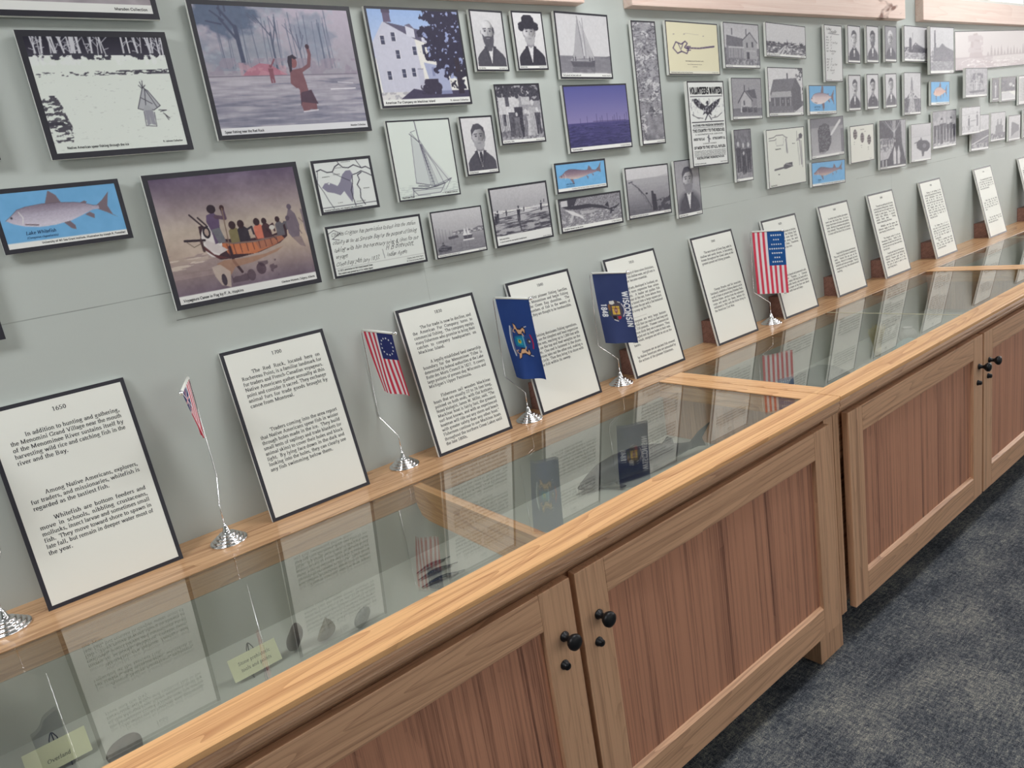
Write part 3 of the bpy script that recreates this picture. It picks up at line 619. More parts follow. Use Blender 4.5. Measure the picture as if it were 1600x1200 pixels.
def a_furco(c):
    c.grad((152, 178, 222), (188, 200, 226), 0, .5)
    c.poly([(.02, .88), (.0, .34), (.14, .13), (.20, .13), (.46, .30), (.50, .88)], (196, 196, 212)); c.poly([(.46, .30), (.84, .44), (.85, .88), (.50, .88)], (224, 222, 218))
    c.poly([(.155, .13), (.46, .30), (.84, .44), (.82, .36), (.62, .22), (.20, .135)], (92, 88, 112)); c.poly([(.155, .02), (.23, .02), (.235, .13), (.155, .13)], (104, 92, 118)); c.rect(.15, .0, .24, .035, (84, 74, 96))
    for u, v in ((.38, .16), (.54, .22)): c.poly([(u, v), (u + .05, v - .01), (u + .09, v + .04), (u + .09, v + .13), (u, v + .11)], (206, 206, 220)); c.poly([(u - .01, v), (u + .05, v - .02), (u + .10, v + .04)], (110, 106, 130))
    w = (70, 72, 96)
    for u, v in ((.09, .27), (.21, .235), (.23, .42), (.42, .38), (.10, .64), (.26, .62), (.37, .61)): c.rect(u - .005, v - .005, u + .05, v + .095, (214, 214, 224)); c.rect(u, v, u + .042, v + .09, w); c.line([(u, v + .045), (u + .042, v + .045)], .004, (180, 180, 196))
    for u, v in ((.53, .36), (.64, .38), (.74, .41), (.60, .60), (.74, .62)): c.rect(u, v, u + .03, v + .10, w)
    c.rect(.44, .62, .50, .82, (186, 186, 204)); c.line([(.44, .62), (.50, .62)], .006, (120, 120, 140)); c.rect(0, .86, .50, .96, (216, 214, 214)); c.fill((c.V > .86) & (c.U < .3) & (c.n(40, 3) > .5), (178, 176, 184))
    c.poly([(.18, .95), (.36, .83), (.50, .86), (1, .86), (1, .96), (.18, .96)], (66, 60, 86)); c.poly([(.52, .55), (.66, .58), (.78, .62), (.80, .90), (.58, .90)], (150, 158, 196), .8)
    n = c.n(13, 5); d = ((c.U - .84) / .30) ** 2 + ((c.V - .28) / .48) ** 2
    c.fill(d + (n - .5) * 1.6 < .85, (46, 42, 66)); c.fill((d < .9) & (c.n(24, 9) > .66), (150, 160, 200)); c.poly([(.88, .5), (.94, .5), (.95, .90), (.88, .90)], (50, 42, 58)); c.fill((c.U > .80) & (c.V > .6) & (c.V < .85) & (c.n(18, 4) > .48), (48, 44, 62))
    c.fill((c.n(16, 14) > .30 + ((c.U - .56) / .13) ** 2 * .4) & (c.V > .73) & (c.V < .9) & (np.abs(c.U - .56) < .13), (56, 50, 72)); c.grain(.04, 40)
    c.cap('American Fur Company on Mackinac Island', 'R. Johnson Collection', .06)
def a_sail(c):
    c.grad(208, 214); c.grad(112, 122, .66, .93); c.fill((c.V > .64) & (c.V < .70) & (c.U > .66) & (c.V > .70 - (c.U - .66) * .15), 100); c.fill((c.V > .66) & (c.n(12, 4, .5, 4) > .58), 132, .5)
    c.poly([(.40, .04), (.28, .60), (.22, .72), (.46, .70), (.47, .40)], 168); c.poly([(.43, .06), (.49, .50), (.49, .70), (.68, .70), (.56, .42)], 180); c.line([(.40, .02), (.47, .72)], .008, 90); c.line([(.50, .05), (.51, .72)], .008, 110); c.line([(.45, .1), (.68, .70)], .004, 110)
    c.poly([(.19, .73), (.24, .755), (.60, .755), (.69, .71), (.67, .84), (.24, .84)], 74); c.line([(.20, .735), (.68, .72)], .008, 190)
    for u in (.25, .30, .58, .63): c.person(u, .745, .09, 60)
    c.fill((c.V > .84) & (c.V < .93) & (c.U > .22) & (c.U < .68) & (c.n(20, 9, .6, 3) > .45), 86, .6); c.grain(.05, 30); c.cap('Early pound net boat under sail', 'Marsden Collection', .055)
def a_mack(c):
    c.rect(0, 0, 1, 1, (214, 222, 216)); L = lambda p, w=.005, k=(92, 90, 108): c.line(p, w, k)
    c.poly([(.34, .20), (.30, .80), (.60, .84), (.46, .30)], (196, 202, 202)); c.poly([(.46, .30), (.62, .84), (.70, .86), (.90, .80), (.58, .42)], (204, 210, 208)); c.fill((c.V > .82) & (c.V < .97) & (c.n(30, 7, .5, 3) > .56), (186, 194, 192), .7)
    L([(.43, 0), (.46, .28), (.60, .86)], .012); L([(.32, .16), (.46, .28)], .010); L([(.34, .18), (.30, .80)]); L([(.30, .80), (.60, .86)], .009); L([(.46, .24), (.60, .48), (.86, .82)]); L([(.47, .30), (.66, .60), (.76, .84)]); L([(.46, .28), (.34, .14), (.42, .12)], .004)
    for k in range(5): L([(.46 + k * .008, .30), (.54 + k * .03, .86)], .0035)
    for k in range(12): v = .36 + k * .04; L([(.485 + k * .006, v), (.50 + k * .009, v)], .004)
    L([(.60, .86), (.90, .78), (.70, .88)], .006); L([(.90, .78), (.78, .92)], .004)
    c.poly([(.22, .86), (.45, .88), (.62, .87), (.78, .84), (.76, .90), (.68, .955), (.30, .96), (.24, .93)], (200, 206, 204)); L([(.22, .86), (.45, .885), (.62, .87), (.78, .835)], .012, (70, 68, 84)); L([(.22, .88), (.30, .96), (.68, .955), (.78, .84)], .006); L([(.24, .87), (.22, .97)], .008); L([(.25, .90), (.72, .90)], .004); L([(.33, .84), (.50, .86)], .012)
    L([(.10, .97), (.28, .965), (.5, .975)], .005, (140, 142, 150)); L([(.70, .965), (.98, .95)], .005, (140, 142, 150))
    c.t('Mackinaw Boat', .03, .985, .036, serif=False, tk=.13, tn=.11, xs=.85); c.t('R. Johnson Collection', .97, .98, .03, serif=False, tk=.12, tn=.1, xs=.8, align='r')
def a_family(c):
    c.rect(0, 0, 1, 1, duoc(150)); n = c.n(9, 2); c.fill((c.V < .28) & (n > .45), 48); c.rect(.02, .18, .48, .55, 206); c.rect(.18, .14, .26, .36, 70); c.rect(.55, .1, .75, .34, 190); c.fill((c.V < .2) & (c.n(14, 7) > .44), 44)
    c.rect(0, .5, 1, .78, 110)
    for k in range(26): c.rect(k / 26, .44, k / 26 + .018, .80, 214)
    c.grad(120, 168, .8, .95); c.fill((c.V > .78) & (c.n(20, 4) > .55), 84, .7)
    for u, v, h, g, sk in ((.30, .90, .56, 70, True), (.46, .92, .70, 40, False), (.62, .91, .50, 110, True), (.70, .90, .46, 190, True), (.80, .90, .66, 170, True), (.90, .88, .50, 60, False), (.12, .70, .26, 60, False), (.40, .90, .44, 96, True)): c.person(u, v, h, g, skirt=sk, head=205); c.line([(u, v - h * .6), (u + .01, v - h * .1)], .008, max(20, g - 40), .8)
    c.ell(.46, .19, .04, .04, 40); c.grain(.18, 40, 6); c.cap('Early family, 1870s', 'Marsden Collection', .05)
def duoc(g): return tuple((duo(g) * 255).tolist())
def a_map(c):
    c.rect(0, 0, 1, 1, (218, 222, 220)); g = (122, 118, 140)
    c.poly([(.06, .50), (.12, .42), (.20, .41), (.27, .45), (.34, .50), (.40, .42), (.46, .28), (.54, .20), (.62, .20), (.66, .30), (.60, .42), (.62, .55), (.60, .70), (.55, .88), (.50, .76), (.44, .62), (.36, .70), (.26, .64), (.14, .60)], g, .9)
    c.poly([(.17, .43), (.22, .41), (.20, .46)], (220, 224, 222)); L = lambda p, w: c.line(p, w, (44, 42, 58))
    L([(.02, .16), (.10, .13), (.20, .20), (.30, .20), (.36, .10), (.44, .05), (.50, .13), (.60, .15), (.70, .10), (.84, .18), (.92, .16), (1, .22)], .018); L([(.66, .30), (.74, .28), (.82, .24), (.92, .30), (1, .36)], .016); L([(.64, .32), (.62, .48), (.57, .62), (.58, .80), (.60, .95)], .016); L([(.78, .95), (.72, .80), (.74, .62), (.70, .52), (.76, .42), (.74, .32), (.82, .27)], .018)
    L([(.04, .16), (.0, .40), (.08, .60), (.14, .80), (.20, .95)], .009); L([(.30, .22), (.46, .34), (.58, .42)], .008); L([(.44, .05), (.42, .0)], .010); L([(.84, .18), (.78, .05), (.76, 0)], .012); L([(0, .92), (1, .92)], .010)
    for u, v, t in ((.10, .30, 'MINNESOTA'), (.30, .27, 'WISCONSIN'), (.36, .14, 'MICHIGAN'), (.48, .03, 'LAKE SUPERIOR'), (.80, .62, 'MICHIGAN'), (.28, .86, 'ILLINOIS'), (.62, .88, 'LAKE MICHIGAN')): c.t(t, u, v, .032, serif=False, xs=.9)
    c.t('Menominee Tribal boundary, 1827 - Feingold & Hahn, University Press', .02, .985, .038, serif=False, tk=.14, tn=.12, xs=.82)
def script(c, s, u, v, size, xs=.8): c.t(s, u, v, size, serif=False, tk=.075, tn=.045, shear=.62, jit=.07, xs=xs)
def a_letter(c):
    c.rect(0, 0, 1, 1, (220, 224, 220))
    for k, s in enumerate(('Charles Grignon has permission to pass into the Indian', 'country as far as Simpson Bay for the purpose of fishing', 'taking with him the necessary seine & lines for the')): script(c, s, .02, .17 + .165 * k, .125, .80 * .93 * c.asp / text_w(s, .125) / .80)
    script(c, 'voyage.', .02, .64, .12); script(c, 'Green Bay 24th Jany 1837.', .01, .80, .135, .72); script(c, 'H B Brevoort.', .56, .62, .17, .78); script(c, 'Indian Agent.', .56, .77, .125, .8); c.line([(.0, .10), (.06, .04), (.12, .12), (.03, .22), (.10, .26)], .008, (40, 38, 50)); c.line([(.53, .60), (.54, .80)], .006, (60, 58, 70)); c.line([(0, .845), (1, .845)], .004, (150, 150, 150))
    c.t('In 1837, permission to fish inland around Green', .02, .91, .055, serif=False, tk=.13, tn=.11, xs=.8); c.t('Bay waters was granted by a U.S. Indian Agent', .02, .975, .055, serif=False, tk=.13, tn=.11, xs=.8); c.t('Grignon, Lawe, Porlier Papers', .98, .91, .045, serif=False, xs=.8, align='r'); c.t('WI Historical Society, Madison', .98, .97, .045, serif=False, xs=.8, align='r')
def a_harbor(c):
    c.grad(206, 176, 0, .45); c.grad(176, 128, .45, .70); c.grad(132, 110, .70, 1); c.poly([(.35, .49), (.5, .46), (.8, .47), (.9, .43), (1, .44), (1, .55), (.35, .54)], 92, .8); c.fill((c.V > .45) & (c.V < .54) & (c.U > .35) & (c.n(20, 3) > .55), 190)
    for u in (.04, .10, .16, .22, .30, .36): c.line([(u, .34 + u * .3), (u, .78)], .007, 110)
    c.poly([(.25, .58), (.45, .56), (.47, .62), (.27, .64)], 70); c.poly([(.56, .60), (.76, .60), (.73, .69), (.58, .69)], 66); c.poly([(.56, .60), (.60, .42), (.64, .58), (.66, .40), (.70, .56), (.76, .60)], 226); c.rect(.55, .69, .78, .72, 226); c.line([(.65, .34), (.65, .66)], .006, 130)
    c.poly([(.02, .80), (.12, .74), (.30, .80), (.28, .90), (.04, .92)], 44); c.poly([(.10, .76), (.14, .66), (.17, .76)], 50); c.fill((c.V > .7) & (c.n(14, 8, .6, 4) > .56), 150, .5)
    for u in (.50, .58, .66): c.line([(u, .74), (u + .005, .92)], .006, 90)
    c.grain(.06, 40); c.cap('Mackinaw boats and docks at Mackinac Island', 'Marsden Collection', .05)
def a_seine(c):
    c.grad(196, 168, 0, .40); c.grad(150, 62, .42, .84); c.fill((c.V > .38) & (c.V < .46) & (c.n(14, 3, .5, 4) > .45), 212); w = c.n(12, 6, .6, 4); c.fill((c.V > .46) & (w > .56), 190, .8); c.fill((c.V > .5) & (w < .40), 44, .8); c.fill((c.V > .46) & (c.V < .52), 205, .6); c.line([(0, .53), (.3, .51), (.6, .50), (1, .44)], .010, 50)
    for u, v, h in ((.06, .60, .22), (.02, .62, .2), (.22, .50, .12), (.43, .62, .27), (.54, .47, .10), (.86, .50, .18), (.93, .36, .07)): c.person(u, v, h, 38, lean=.08, hat=h > .15)
    c.line([(.43, .6), (.45, .8)], .03, 60); c.grain(.07, 40); c.rect(0, .84, 1, 1, (226, 227, 225)); c.t('Early seine fishing', .04, .905, .035, serif=False, tk=.13, tn=.11, xs=.85); c.t('A crew of several men was required to handle the net', .04, .955, .035, serif=False, tk=.13, tn=.11, xs=.85); c.t('Marsden Collection', .98, .99, .026, serif=False, align='r')
def a_sturgphoto(c):
    c.rect(0, 0, 1, 1, duoc(128)); c.grain(.5, 45, 4); c.poly([(.0, .0), (.28, 0), (.22, .22), (.05, .20)], 40); c.rect(.02, .02, .12, .2, 200)
    c.poly([(.02, .20), (.20, .22), (.45, .22), (.68, .34), (.80, .48), (.90, .44), (1, .36), (.92, .50), (.84, .56), (.70, .46), (.50, .36), (.25, .36), (.10, .30)], 40); c.poly([(.72, .36), (.78, .24), (.80, .46)], 36); c.poly([(.82, .5), (.80, .68), (.88, .58)], 40)
    c.poly([(.06, .30), (.20, .40), (.34, .60), (.36, .72), (.28, .60), (.18, .52)], 222); c.poly([(.12, .70), (.17, .50), (.20, .55), (.16, .74)], 190); c.poly([(.30, .42), (.62, .46), (.50, .54), (.32, .52)], 190, .7); c.fill((c.V > .5) & (c.n(26, 9) > .62), 210, .7)
    c.cap('Sturgeon thrown on the shore', 'R. Peters Collection', .12)
def a_windfarm(c):
    c.grad((82, 84, 148), (132, 124, 170), 0, .57); c.grad((66, 62, 116), (52, 50, 96), .57, 1); c.fill((c.V > .58) & (c.n(16, 5, .5, 5) > .55), (84, 80, 134), .6); c.fill((c.V > .6) & (c.n(26, 9, .5, 4) < .4), (40, 40, 80), .6)
    for k, u in enumerate((.20, .31, .46, .52, .55, .64, .73, .76, .80, .85, .93, .97)): c.line([(u, .50 - .03 * (k % 3)), (u, .57)], .006, (60, 54, 96))
    c.line([(.4, .555), (.95, .56)], .006, (70, 60, 100)); c.cap('Pound net stakes', 'R. Johnson Collection', .055)
def a_pier(c):
    c.grad(214, 206, 0, .22); c.grad(168, 150, .22, .5, .0, 1); c.grad(150, 70, .5, 1); c.fill((c.V < .34) & (c.V > .30 - c.U * .12), 196 - 30, .5); c.fill((c.n(10, 3, .4, 5) > .55) & (c.V > .35), 130, .3)
    c.line([(.12, .30), (.24, .40), (.40, .58), (.54, .84)], .014, 44); c.line([(.26, .42), (.34, .52)], .03, 60)
    for k in range(7): u = .2 + k * .05; c.line([(u, .34 + k * .07), (u + .02, .40 + k * .08)], .006, 60)
    c.ell(.44, .54, .03, .02, 30); c.ell(.06, .28, .03, .015, 70); c.ell(.11, .27, .03, .015, 70)
    c.poly([(.56, .92), (.55, .50), (.60, .50), (.61, .56), (.66, .58), (.68, .92)], 34); c.fill((c.V > .72 - (c.U - .6) * .2) & (c.U > .64) & (c.n(14, 8) > .45), 50); c.grain(.05, 40); c.cap('The beginning of the pound net by the shore', 'Marsden Collection', .05)
def a_birch(c):
    c.grad(150, 130); n = c.n(7, 3, .5, 3); c.fill(n > .54, 205, .85); c.fill((c.n(26, 8, .5, 4) > .60), 84, .8); c.fill((np.abs(c.n(6, 14, .4, 3) - .5) < .018), 60, .9); c.fill((c.V > .75) & (c.n(5, 5, .5, 2) > .5), 120, .8); c.grain(.2, 20, 7)
    c.cap('', 'L.S. Pound nets off Peshtigo', .025)
def a_yellow(c):
    y = (222, 216, 186); c.rect(0, 0, 1, 1, y); k = (70, 52, 92); c.line([(.10, .50), (.16, .38), (.26, .42), (.34, .36), (.38, .40), (.32, .48), (.40, .52), (.36, .60), (.26, .56), (.18, .60), (.10, .50)], .022, k); c.line([(.20, .40), (.26, .56)], .016, k); c.line([(.30, .40), (.26, .50)], .018, k); c.line([(.36, .49), (.60, .49), (.92, .44)], .030, k); c.line([(.36, .46), (.44, .46)], .016, k); c.line([(.36, .54), (.44, .53)], .014, k)
    for u in np.linspace(.42, .88, 16): c.line([(u, .465), (u + .006, .515)], .006, y)
    for u, v in ((.12, .23), (.32, .22), (.70, .24)): c.line([(u, v), (u + .02, v)], .01, (120, 104, 120))
    c.line([(.34, .20), (.62, .22)], .004, (180, 172, 160)); c.t('THE COMMISSION OF THE GREAT LAKES', .5, .76, .032, (70, 52, 80), align='c'); c.t('the art of fishing as practiced on this coast', .5, .82, .026, (110, 90, 100), align='c', xs=1.1); c.t('DRAWN 1880', .5, .87, .026, (110, 90, 100), align='c')
    c.rect(0, .945, 1, 1, (224, 222, 206)); c.t('Early drawing of Captain\'s pound net as used along all Green Bay', .03, .985, .030, serif=False, tk=.12, tn=.1, xs=.9); c.t('R. Johnson Collection', .98, .985, .026, serif=False, align='r')
def a_poster(c):
    c.rect(0, 0, 1, 1, (222, 224, 222)); A = c.asp; B = dict(tk=.20, tn=.13)
    def ln(s, v, size, b=True, f=.90): c.t(s, .5, v, size, align='c', xs=f * A / text_w(s, size), **(B if b else {}))
    c.t('VOLUNTEERS WANTED!', .5, .135, .115, align='c', xs=.93 * A / text_w('VOLUNTEERS WANTED!', .115), tk=.26, tn=.14); c.line([(.04, .165), (.96, .165)], .008, 30)
    k = (44, 42, 56)
    c.poly([(.08, .20), (.20, .19), (.34, .24), (.44, .28), (.50, .27), (.56, .28), (.68, .24), (.90, .19), (.84, .26), (.74, .30), (.66, .34), (.60, .36), (.62, .40), (.55, .38), (.50, .40), (.44, .37), (.36, .39), (.40, .34), (.24, .30), (.16, .26)], k); c.ell(.52, .245, .045, .025, k); c.poly([(.55, .24), (.61, .25), (.56, .26)], (200, 200, 200)); c.fill((c.V > .19) & (c.V < .36) & (c.n(40, 3, 1, 1) > .64), (170, 170, 176))
    for p in ([(.06, .38), (.20, .42), (.36, .43)], [(.92, .37), (.78, .42), (.62, .43)], [(.10, .35), (.10, .40)]): c.line(p, .006, k)
    c.t('1776', .18, .43, .032, rot=-.2, xs=.8); c.t('1861', .68, .425, .032, rot=.3, xs=.8); c.line([(.48, .40), (.42, .45)], .014, k); c.line([(.54, .40), (.60, .45)], .014, k); c.line([(.04, .475), (.96, .475)], .012, 30)
    ln('IN STAND FOR FREEDOM DEFENDERS!', .525, .036, True, .90); c.line([(.06, .54), (.94, .54)], .004, 60); ln('THE COUNTRY TO THE RESCUE!', .595, .052, True, .92); ln('A REGIMENT FOR SERVICE', .632, .026, False, .80); pass
    c.t('UNDER THE FLAG', .20, .695, .042, align='c', xs=.32 * A / text_w('UNDER THE FLAG', .042), **B); c.t('OF THE COUNTRY U.S.', .78, .695, .042, align='c', xs=.38 * A / text_w('OF THE COUNTRY U.S.', .042), **B); c.line([(.48, .64), (.48, .72)], .014, k); c.line([(.44, .66), (.53, .69)], .008, k)
    ln('IS BEING FORMED', .745, .022, False, .40); ln('OF MEN TO THE 1ST U.S. RIFLES!', .80, .048, True, .92)
    for i in range(5): ln(('Volunteers will be mustered into the service and be', 'provided with arms and clothing on joining the company', 'and pay commences upon the day of enlisting, and the', 'bounty of one hundred dollars is paid to each man who', 'is honorably discharged at the close of the service')[i], .83 + i * .017, .019, False, .92)
    ln('RECRUITING RENDEZVOUS', .925, .034, True, .80); c.t('Civil War recruitment poster', .03, .985, .020, serif=False, tk=.13, tn=.11); c.t('Marsden Collection', .98, .982, .018, serif=False, align='r')
def house(c, kind, sky=190, wall=130, roof=90, cap=('', '')):
    c.grad(sky, sky + 14, 0, .6); c.grad(110, 130, .55, 1); c.fill((c.V > .7) & (c.n(18, 3) > .5), 90, .7); c.fill((c.V > .72) & (c.n(22, 5) > .60), 190, .7)
    if kind == 'farm':
        c.poly([(.05, .80), (.05, .50), (.55, .48), (.55, .80)], wall); c.poly([(.04, .48), (.06, .26), (.52, .33), (.58, .54), (.06, .50)], roof); c.poly([(.52, .80), (.52, .36), (.74, .19), (.93, .40), (.94, .80)], wall + 40); c.line([(.50, .38), (.74, .18), (.95, .42)], .025, roof - 20)
        for u in (.20, .62): c.rect(u, .10, u + .03, .26, 70)
        for k in range(9): c.rect(.12 + k * .045, .54, .13 + k * .045, .78, 215)
        c.rect(.10, .52, .56, .55, 200); c.rect(.62, .42, .67, .54, 70); c.rect(.78, .40, .83, .52, 70); c.rect(.6, .6, .9, .62, 190); c.rect(.62, .64, .70, .8, 60)
    elif kind == 'gable':
        c.rect(0, 0, 1, .76, sky); c.poly([(.60, .78), (.60, .32), (.78, .28), (.84, .48), (.84, .78)], wall); c.poly([(.46, .30), (.78, .26), (.84, .50), (.66, .48)], roof); c.poly([(.28, .78), (.28, .50), (.42, .32), (.64, .52), (.64, .78)], wall + 50); c.line([(.18, .60), (.42, .30), (.68, .56)], .03, roof - 25)
        c.rect(.40, .16, .44, .32, 60); c.rect(.56, .22, .59, .32, 60); c.rect(.36, .55, .42, .66, 80); c.grad(105, 125, .74, 1)
        rs = random.Random(5)
        for k in range(11): c.person(.28 + k * .052, .86 - rs.uniform(0, .03), .17, rs.choice((40, 60, 200, 90)), skirt=rs.random() > .5, head=190)
    else:
        c.rect(0, 0, 1, .7, 222); c.poly([(.04, .90), (.04, .52), (.14, .24), (.80, .20), (.92, .52), (.94, .90)], wall - 20); c.poly([(.06, .48), (.22, .24), (.78, .20), (.66, .46)], roof + 10); c.poly([(.66, .46), (.80, .19), (.94, .40), (.97, .90), (.68, .90)], wall - 34); c.poly([(.02, .62), (.10, .50), (.64, .48), (.66, .60)], wall + 50); c.rect(.08, .62, .64, .80, 86); c.rect(.53, .10, .57, .22, 60)
        for u in (.14, .30, .46, .60): c.rect(u, .62, u + .03, .80, 150)
        for u in (.36, .52): c.rect(u, .64, u + .06, .76, 60); c.rect(u + .015, .66, u + .045, .74, 150)
        c.fill((c.U > .80) & (c.V < .25) & (c.n(12, 4) > .48), 60); c.fill((c.U > .86) & (c.V < .6) & (c.n(12, 8) > .55), 70); c.poly([(.70, .96), (.98, .80), (1, .80), (1, .96)], 214); c.fill((c.V > .80) & (c.U < .7), 112, .7)
        for k in range(24): c.line([(.22 + k * .024, .235), (.10 + k * .024, .47)], .003, roof - 20, .6)
    c.grain(.12, 40, 8); c.cap(cap[0], cap[1], .05)
def a_logs(c):
    c.grad(212, 206, 0, .62); c.grad(150, 130, .6, 1); c.poly([(0, .60), (.2, .62), (.4, .60), (.7, .62), (1, .60), (1, .72), (0, .70)], 80); c.fill((c.V > .55) & (c.V < .68) & (c.n(26, 4) > .52), 60); c.fill((c.V > .64) & (c.n(16, 7, 1, 1.4) > .52), 60, .8); c.fill((c.V > .62) & (c.n(18, 17, 1, 1.4) > .62), 215)
    for u in (.52, .63, .86, .90): c.poly([(u - .025, .64), (u, .44 + (u > .6) * .06), (u + .025, .64)], 44)
    c.poly([(.22, .94), (.46, .64), (.50, .64), (.40, .94)], 205); c.poly([(.30, .94), (.47, .66), (.34, .94)], 90); c.rect(.05, .55, .12, .61, 60); c.grain(.1, 40); c.cap('Logjam at lake on river that runs to a mill', 'Marsden Collection', .07)
def a_group(c, n, v=.86, h=.62, sky=130, ground=190, g=(40, 60, 50, 80), seat=False, cap=('', ''), head=190, seed=1, skirt=False):
    c.grad(sky, sky + 20, 0, v - .1); c.fill((c.V < .5) & (c.n(9, seed) > .5), sky - 30, .6); c.grad(ground, ground - 20, v - .1, 1); rs = random.Random(seed)
    for k in range(n): u = (k + .6) / (n + .2); c.person(u, v + rs.uniform(-.02, .03), h * rs.uniform(.9, 1.06), g[k % len(g)], head=head, hat=rs.random() > .5 and not seat, skirt=skirt)
    if seat: c.person(.5, v + .04, h * .78, 44, head=head); c.rect(.35, v - .12, .65, v, 50)
    c.fill((c.V > v - .05) & (c.n(22, 4) > .6), 110, .6); c.grain(.14, 36, seed); c.cap(cap[0], cap[1], .045)
def a_tools(c):
    c.rect(0, 0, 1, 1, (220, 222, 214)); k = (92, 90, 98); c.line([(.05, .14), (.18, .13), (.24, .10), (.42, .10), (.48, .14), (.54, .16)], .010, k); c.line([(.05, .18), (.20, .18), (.24, .16)], .008, k); c.line([(.22, .14), (.24, .28), (.42, .28), (.44, .14)], .006, (150, 148, 150)); c.line([(.50, .18), (.52, .42)], .035, (150, 148, 152)); c.line([(.49, .18), (.50, .42)], .006, k)
    c.line([(.80, .06), (.80, .20)], .008, k); c.poly([(.86, .12), (.92, .10), (.96, .14), (.94, .20), (.86, .20)], k); c.line([(.80, .22), (.84, .20), (.88, .24), (.90, .66)], .04, (160, 158, 160)); c.line([(.82, .26), (.84, .68)], .007, k); c.line([(.92, .24), (.93, .72)], .010, k)
    c.line([(.16, .70), (.42, .68)], .030, (96, 94, 100)); c.poly([(.40, .64), (.46, .61), (.64, .60), (.65, .68), (.46, .71), (.40, .70)], (88, 86, 94)); c.line([(.46, .62), (.62, .66)], .008, (180, 178, 180))
    c.t('Gaspereau Knife', .20, .35, .034, serif=False, tk=.15, tn=.12, xs=.8); c.t('Scoop net', .66, .28, .030, serif=False, tk=.15, tn=.12, xs=.8); c.t('Maul', .24, .80, .034, serif=False, tk=.15, tn=.12, xs=.8); c.t('Pound Driver Tool', .03, .985, .034, serif=False, tk=.15, tn=.12, xs=.8)
def a_lump(c):
    c.grad(110, 120, 0, .3); c.grad(150, 178, .22, 1); c.poly([(.22, .90), (.20, .30), (.26, .18), (.42, .12), (.55, .18), (.58, .34), (.62, .46), (.60, .66), (.50, .84), (.36, .92)], 60); c.fill((np.abs(c.a - duo(60)).sum(-1) < .01) & (c.n(40, 4) > .55), 110)
    c.line([(.62, .42), (.90, .10)], .09, 205); c.line([(.60, .45), (.92, .07)], .03, 225); c.ell(.5, .92, .4, .06, 190, .5); c.fill((c.U > .92) & (c.V > .3), 90, .7); c.grain(.08, 40); c.cap('Eelgrass net', 'R. Johnson Collection', .055)
def a_floats(c):
    c.rect(0, 0, 1, 1, (222, 222, 214)); k = (96, 88, 92)
    for u, v in ((.20, .22), (.50, .34), (.80, .42)):
        c.ell(u, v, .075, .14, k); c.rect(u - .075, v - .08, u + .075, v + .08, k)
        for j in (-.07, 0, .07): c.line([(u - .07, v + j), (u + .07, v + j)], .008, (176, 168, 166))
    c.t('GILLNETTING', .42, .12, .04, serif=False, xs=.9); c.t('corks', .60, .18, .036, serif=False)
    for u, v, t in ((.13, .44, 'wood'), (.13, .50, 'cork'), (.42, .56, 'net float'), (.44, .62, 'cork'), (.72, .64, 'spindle'), (.74, .70, 'float')): c.t(t, u, v, .036, serif=False, xs=.8)
    c.t('Net Loft', .80, .97, .03, serif=False)
def a_pack(c):
    c.grad(70, 60); 
    for k in range(9): c.line([(.55, .26), (.1 + k * .1, .0)], .012, 200 if k % 2 else 120)
    c.poly([(.48, .0), (.62, .0), (.58, .36), (.52, .36)], 200, .6); c.poly([(.82, 0), (1, 0), (1, .9), (.86, .5)], 170); c.poly([(0, .36), (.50, .38), (.62, .42), (.30, .80), (0, .82)], 185); c.fill((c.V > .38) & (c.V < .66) & (c.U < .5) & (c.n(30, 4) > .5), 90, .8)
    for k in range(9): c.person(.05 + k * .07, .48, .12, 60, head=170)
    for u, s in ((.56, 1), (.72, .95)): c.poly([(u - .05, .94), (u - .06, .70), (u, .52), (u + .06, .70), (u + .05, .94)], 205 * s); c.ell(u, .50, .04, .04, 60)
    c.rect(.08, .82, .12, .96, 190); c.rect(.2, .82, .24, .96, 190); c.grain(.15, 30); c.cap('Fish packing shed in Menominee', '', .035)
def a_outboard(c):
    c.grad(206, 196, 0, .3); c.grad(200, 216, .3, 1); c.line([(.42, 0), (.42, .34)], .006, 150); c.line([(0, .34), (1, .32)], .006, 160); c.poly([(.25, .52), (.35, .44), (.46, .42), (.48, .34), (.54, .44), (.78, .46), (.94, .54), (.96, .66), (.80, .76), (.62, .76), (.40, .70), (.28, .64)], 70); c.poly([(.50, .74), (.66, .74), (.62, .88), (.54, .88)], 80); c.line([(.16, .50), (.30, .48)], .02, 80); c.ell(.66, .60, .10, .06, 110); c.grain(.07, 30)
    c.cap('Kahlenberg Oil', '', .045)
def a_note(c):
    c.rect(0, 0, 1, 1, (214, 214, 214)); rs = random.Random(3)
    script(c, 'To Daniel', .08, .08, .06); script(c, 'Corbeille', .25, .135, .09)
    for i, (v, s) in enumerate(((.22, 'boat      45'), (.27, 'barrel   27'), (.32, 'twine    17  Jno Clark'), (.37, 'salt       12'), (.42, 'pork       8'), (.47, 'rope   Menominee'), (.52, '                6.70'), (.62, 'twine    27'), (.67, 'nets       9'), (.72, 'salt     17  Jno Clark'), (.77, 'lead       6'), (.82, 'oil     Hancock'), (.87, '               6.17'))): script(c, s, .05, v, .052, .95)
    c.line([(.2, .14), (.85, .15)], .005, 60); c.t('Account of fish twine', .03, .985, .022, serif=False); c.t('Marsden', .97, .985, .02, serif=False, align='r')
